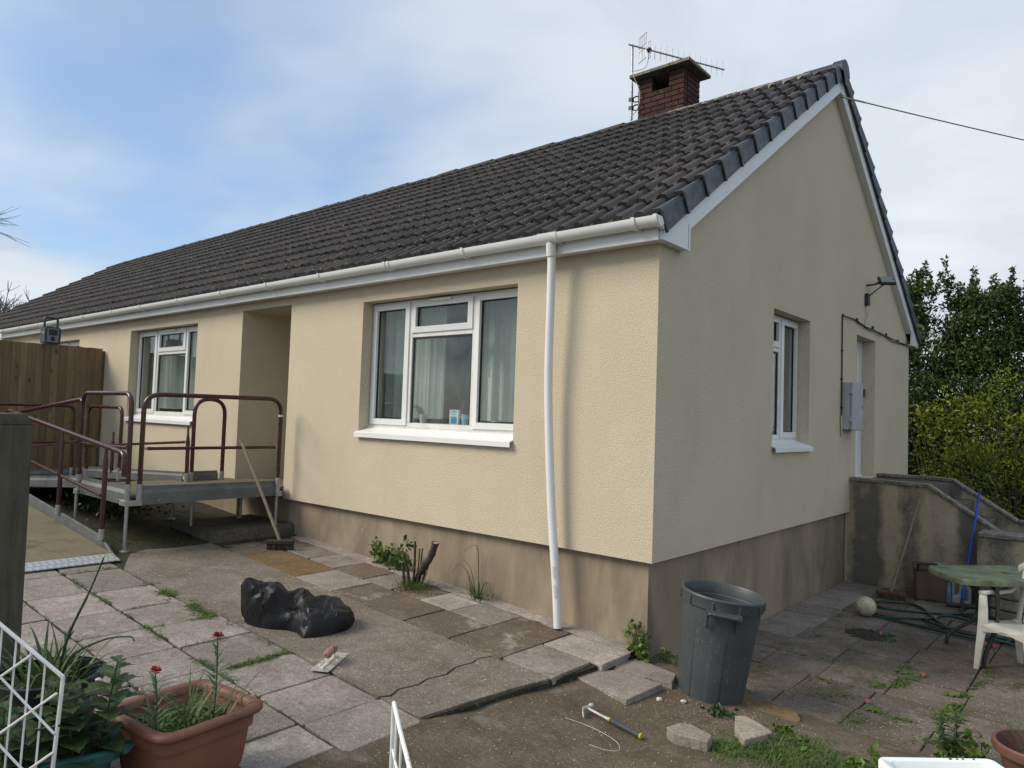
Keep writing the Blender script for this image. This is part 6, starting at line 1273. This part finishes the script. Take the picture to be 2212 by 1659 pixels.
bushy('ivy_weed', 'round leaved weed climbing the plinth left of the stump', [(-3.18, .03, zt(-3.2)), (-3.10, .02, zt(-3.1)), (-3.02, .0, zt(-3.)), (-2.86, .0, zt(-2.9)), (-2.80, -.02, zt(-2.8))], 14, .055, M['leaf_weed'])
bushy('corner_weed', 'fresh green weed growing at the corner of the plinth', [(-.085, -.01, zt(0)-.02), (-.06, -.03, -.72)], 20, .045, M['leaf_weed']); bushy('gap_weed', 'small sprig growing in the gap beside the bin', [(.05, .10, -.84), (.12, .12, -.84)], 9, .035, M['leaf_weed'])
bushy('yard_weed', 'leafy weed with dark stems in front of the brown pot', [(1.90, .06, -.84), (2.02, .12, -.84), (1.96, .0, -.84)], 20, .05, M['leaf_weed'], hs=.8)
for nm, lb, b, h_ in (('mint_stem', 'left of two upright dark stemmed weeds by the sink', (1.885, -.02, -.85), .30), ('mint_stem', 'right of two upright dark stemmed weeds by the sink', (1.945, .06, -.85), .31)):
    t = thing(nm, lb, 'weed', b); MB().tube([b, (b[0]-.01, b[1], b[2]+h_*.6), (b[0]-.015, b[1], b[2]+h_)], [.005, .004, .002], 6).build('stem', M['stem'], t); lf = MB()
    for i in range(7):
        for s_ in (0, 3.14): a = i*1.57+s_; serrated(lf, (b[0]-.012, b[1], b[2]+h_*(.45+.085*i)), (math.cos(a), math.sin(a), .4), (0, 0, 1), .075-.003*i, .042, 5)
    lf.build('leaves', M['leaf_dull'], t)
bushy('yard_weed', 'bushy weed at the left end of the sink', [(1.62, -.52, -.84), (1.66, -.42, -.84), (1.58, -.62, -.84), (1.70, -.5, -.84)], 18, .05, M['leaf_weed'], hs=.6)
bushy('ground_weed', 'creeping weed under the bin slab edge', [(.70, -.36, -.80), (.80, -.34, -.80), (.62, -.38, -.80)], 8, .04, M['leaf_dull'], up=.1, hs=.2); bushy('ground_weed', 'leafy weed between the wedge of slab and the patio', [(1.10, -.33, -.82), (1.16, -.38, -.82), (1.2, -.45, -.82)], 10, .04, M['leaf_weed'], up=.1, hs=.35)
# grass, moss and joint weeds: uncountable
m = MB()
for i in range(3600):
    x, y = random.gauss(1.27, .17), random.gauss(-.60, .13)
    if x < .95 and y > -.5: continue
    a = random.uniform(0, 6.28); m.blade((x, y, yardz(x, y)-.003), (math.cos(a), math.sin(a), random.uniform(.6, 1.6)), random.uniform(.02, .075), .0045, 1., 3)
for i in range(900):
    x, y = random.gauss(.93, .07), random.gauss(-.78, .06); a = random.uniform(0, 6.28); m.blade((x, y, yardz(x, y)-.003), (math.cos(a), math.sin(a), random.uniform(.4, 1.4)), random.uniform(.015, .05), .0045, 1., 3)
stuff_thing(m.build('grass', M['leaf_grass']), 'short bright grass growing beside the broken slabs', 'grass')
m = MB()
def jw(x0, y0, x1, y1, n, zf, L=.035, sp=.012, w=.005):
    for i in range(n):
        t = random.random(); x, y = x0+(x1-x0)*t+random.gauss(0, sp), y0+(y1-y0)*t+random.gauss(0, sp)
        if mnoise.noise(Vector((x*5, y*5, 2))) < -.05: continue
        a = random.uniform(0, 6.28); m.blade((x, y, zf(x, y)-.006), (math.cos(a), math.sin(a), random.uniform(.25, 1.1)), L*random.uniform(.4, 1.3), w, 1.2, 3)
ZT = lambda x, y: zt(x)
jw(-3.6, -2.05, -2.4, -2.04, 1900, ZT, .055, .03, .007); jw(-2.5, -2.04, -1.6, -1.98, 260, ZT); jw(-4.3, -2.5, -1.2, -2.495, 1700, ZT, .036, .016); jw(-4.2, -2.95, -1.2, -2.95, 600, ZT, .022, .01); jw(-3.06, -2.45, -3.05, -2.06, 220, ZT, .03); jw(-2.56, -2.45, -2.565, -2.06, 450, ZT, .04, .016); jw(-2.1, -2.45, -2.1, -2.0, 150, ZT); jw(-1.6, -2.42, -1.6, -1.98, 700, ZT, .045, .016); jw(-3.6, -2.45, -3.6, -2.06, 140, ZT, .03); jw(-4.3, -2.5, -4.28, -2.05, 260, ZT, .035, .025); jw(-4.45, -2.75, -4.43, -1.98, 260, ZT, .03, .02)
jw(-1.2, -2.5, -.4, -2.48, 160, ZT, .02); jw(-3.66, -.93, -3.2, -.46, 60, ZT); jw(-2.55, -.95, -.3, -.94, 300, ZT, .025); jw(-4.5, -.96, -3.1, -.95, 340, ZT, .03, .02); jw(-.34, -1.95, -.28, -2.05, 90, lambda x, y: yardz(x, y), .03, .03); jw(-.2, -.95, -.25, -.8, 70, lambda x, y: yardz(x, y), .03, .03)
PZY = lambda x, y: -.85
for (x0, y0, x1, y1, n) in ((1.25, .93, 1.46, 1.63, 700), (1.30, 1.45, 1.36, 2.0, 320), (1.73, .70, 1.80, 1.55, 620), (1.0, .60, 1.35, .95, 320), (1.35, .56, 1.8, .57, 380), (.84, .3, .86, .6, 120), (1.3, .15, 1.32, .5, 260), (.85, .95, 1.3, 1.0, 150), (.4, 1.5, .9, 1.5, 70), (1.0, 2.45, 1.05, 2.6, 60), (.5, 1.9, .52, 2.2, 50), (1.77, 1.6, 1.85, 2.2, 160), (2.0, .35, 2.25, .45, 240), (1.6, .2, 1.9, .5, 240)): jw(x0, y0, x1, y1, n, PZY, .05, .028, .011)
stuff_thing(m.build('joint_weeds', M['leaf_weed']), 'tufts of grass and weed growing in the paving joints', 'weeds')
# a few countable rosettes on the patio
def rosette(label, x, y, z, n, L):
    t = thing('weed_rosette', label, 'weed', (x, y, z), 'rosette weeds in the patio joints'); mb = MB()
    for i in range(n): a = i*2.4+random.uniform(-.2, .2); serrated(mb, (x, y, z), (math.cos(a), math.sin(a), .45), (0, 0, 1), L*random.uniform(.7, 1.1), L*.3, 4)
    mb.build('leaves', M['leaf_weed'], t); return t
rosette('dandelion rosette nearest the pink petal on the patio', 1.33, 1.62, -.855, 11, .11); rosette('dandelion rosette halfway between bin and chair', 1.25, 1.15, -.855, 11, .11); rosette('dandelion rosette nearest the brown pot', 1.80, .88, -.855, 12, .11); rosette('dandelion rosette beside the soil heap', .98, 2.70, -.86, 9, .09); rosette('dandelion rosette below the chair legs', 1.70, 1.35, -.855, 9, .09); rosette('flat dandelion rosette just right of the bin', 1.36, .62, -.852, 8, .10)
# petals
for i, (lb, x, y) in enumerate((('pink fallen petal on the patio beside the weeds', 1.47, 1.62), ('pink petal below the hose coils', 1.19, 3.68), ('pink petal beside the soil heap', .94, 2.6), ('pink petal on the slab joint near the bin', 1.30, .72), ('pink petal beside the table leg', 1.62, 2.75), ('reddish fallen leaf on the dirt left of the bin', .17, -.33))):
    m = MB(); z = -.835 if i < 5 else yardz(x, y)+.012; m.grid(6, 6, lambda u, v: (x+(u-.5)*.028*(1-.5*(v-.3)**2*2), y+(v-.5)*.032, z-.004+.012*(abs(u-.5)*2)**2+.012*v)); tag(m.build('petal', M['pink'], smooth=True), lb, 'petal')
m = MB()
for i in range(26): a = random.uniform(0, 6.28); m.blade((1.73+random.gauss(0, .03), 2.99+random.gauss(0, .03), -.845), (math.cos(a), math.sin(a), .7), .04, .03, 1., 2)
tag(m.build('fallen_blossom', M['pink']), 'clump of fallen pink red blossom between the table legs', 'blossom')
# soil heap, crumbs of render, moss
m = MB(); m.grid(40, 30, lambda u, v: (.62+.42*u, 2.35+.42*v, -.862+max(0, .03*(1-((u-.5)*2)**2-((v-.5)*2)**2)+.02*mnoise.noise(Vector((u*9, v*9, 0)))))); stuff_thing(m.build('soil_heap', M['soil'], smooth=True), 'small dark heap of spilt soil on the patio slabs', 'soil')
m = MB(); cubev = [(-1, -1, -1), (1, -1, -1), (1, 1, -1), (-1, 1, -1), (-1, -1, 1), (1, -1, 1), (1, 1, 1), (-1, 1, 1)]
def crumb(x, y, z, r):
    T = Matrix.Translation((x, y, z)) @ Matrix.Rotation(random.uniform(0, 6.28), 4, Vector((random.random(), random.random(), 1)).normalized()); m.hexa([tuple(c*r*random.uniform(.5, 1.1) for c in p) for p in cubev], T)
for i in range(900):
    x, y = random.uniform(-4.2, -.3), random.uniform(-2.0, -.05); crumb(x, y, zt(x)+.003, random.choice([.001, .0013, .0017, .0028]))
for i in range(700): x, y = random.uniform(-.25, 1.5), random.uniform(-2.4, -.1); crumb(x, y, yardz(x, y)+.002, random.choice([.001, .0013, .0018, .0028]))
for i in range(500): x, y = random.gauss(.75, .28), random.gauss(-.40, .16); crumb(x, y, (yardz(x, y) if y < -.33 else -.795)+.003, random.choice([.001, .0014, .002]))
for i in range(700): x, y = random.uniform(0, 2.2), random.uniform(.1, 4.6); crumb(x, y, -.85+.004-.004*(y-1), random.choice([.001, .0013, .0017, .0028]))
stuff_thing(m.build('render_crumbs', M['crumb']), 'pale crumbs of dried render scattered over the paving', 'debris')
for lb, x, y, r in (('larger white lump of render left of the bin', .36, -.50, .02), ('white lump of render nearest the bin slab', .47, -.38, .018), ('white lump of render beside the pale sunken slab', -.02, -.17, .02), ('white lump of render near the hammer', .13, -.72, .016)):
    bm = bmesh.new(); bmesh.ops.create_icosphere(bm, subdivisions=2, radius=r)
    for v in bm.verts: v.co *= 1+.5*mnoise.noise(v.co*60+Vector((x*9, y, 0))); v.co.z *= .6
    me = bpy.data.meshes.new('render_lump'); bm.to_mesh(me); bm.free(); me.materials.append(M['crumb']); o = bpy.data.objects.new('render_lump', me); col.objects.link(o); o.location = (x, y, (yardz(x, y) if y < -.2 else -.742)+r*.45); tag(o, lb, 'stone')
m = MB()
for i in range(5200):
    x, y = random.gauss(-5.1, .5), random.gauss(-1.55, .38)
    if x > -4.35+.2*mnoise.noise(Vector((x*3, y*3, 0))) or y < -1.95 or mnoise.noise(Vector((x*2.2, y*2.2, 5))) < -.15: continue
    a = random.uniform(0, 6.28); m.blade((x, y, bedz(x, y)-.002), (math.cos(a), math.sin(a), .8), random.uniform(.008, .028), .005, 1., 2)
stuff_thing(m.build('moss', M['leaf_dull']), 'dark moss covering the soil under the ramp platform', 'moss')
m_ = [(min(-6.1, random.gauss(-6.8, .4)), random.gauss(-1.2, .2), -.27+random.uniform(0, .22)) for i in range(900)]; stuff_thing(leafcloud('ivy', M['leaf_dull'], m_, .05, None, .3, .8), 'ivy trailing in the dark under the ramp', 'ivy')
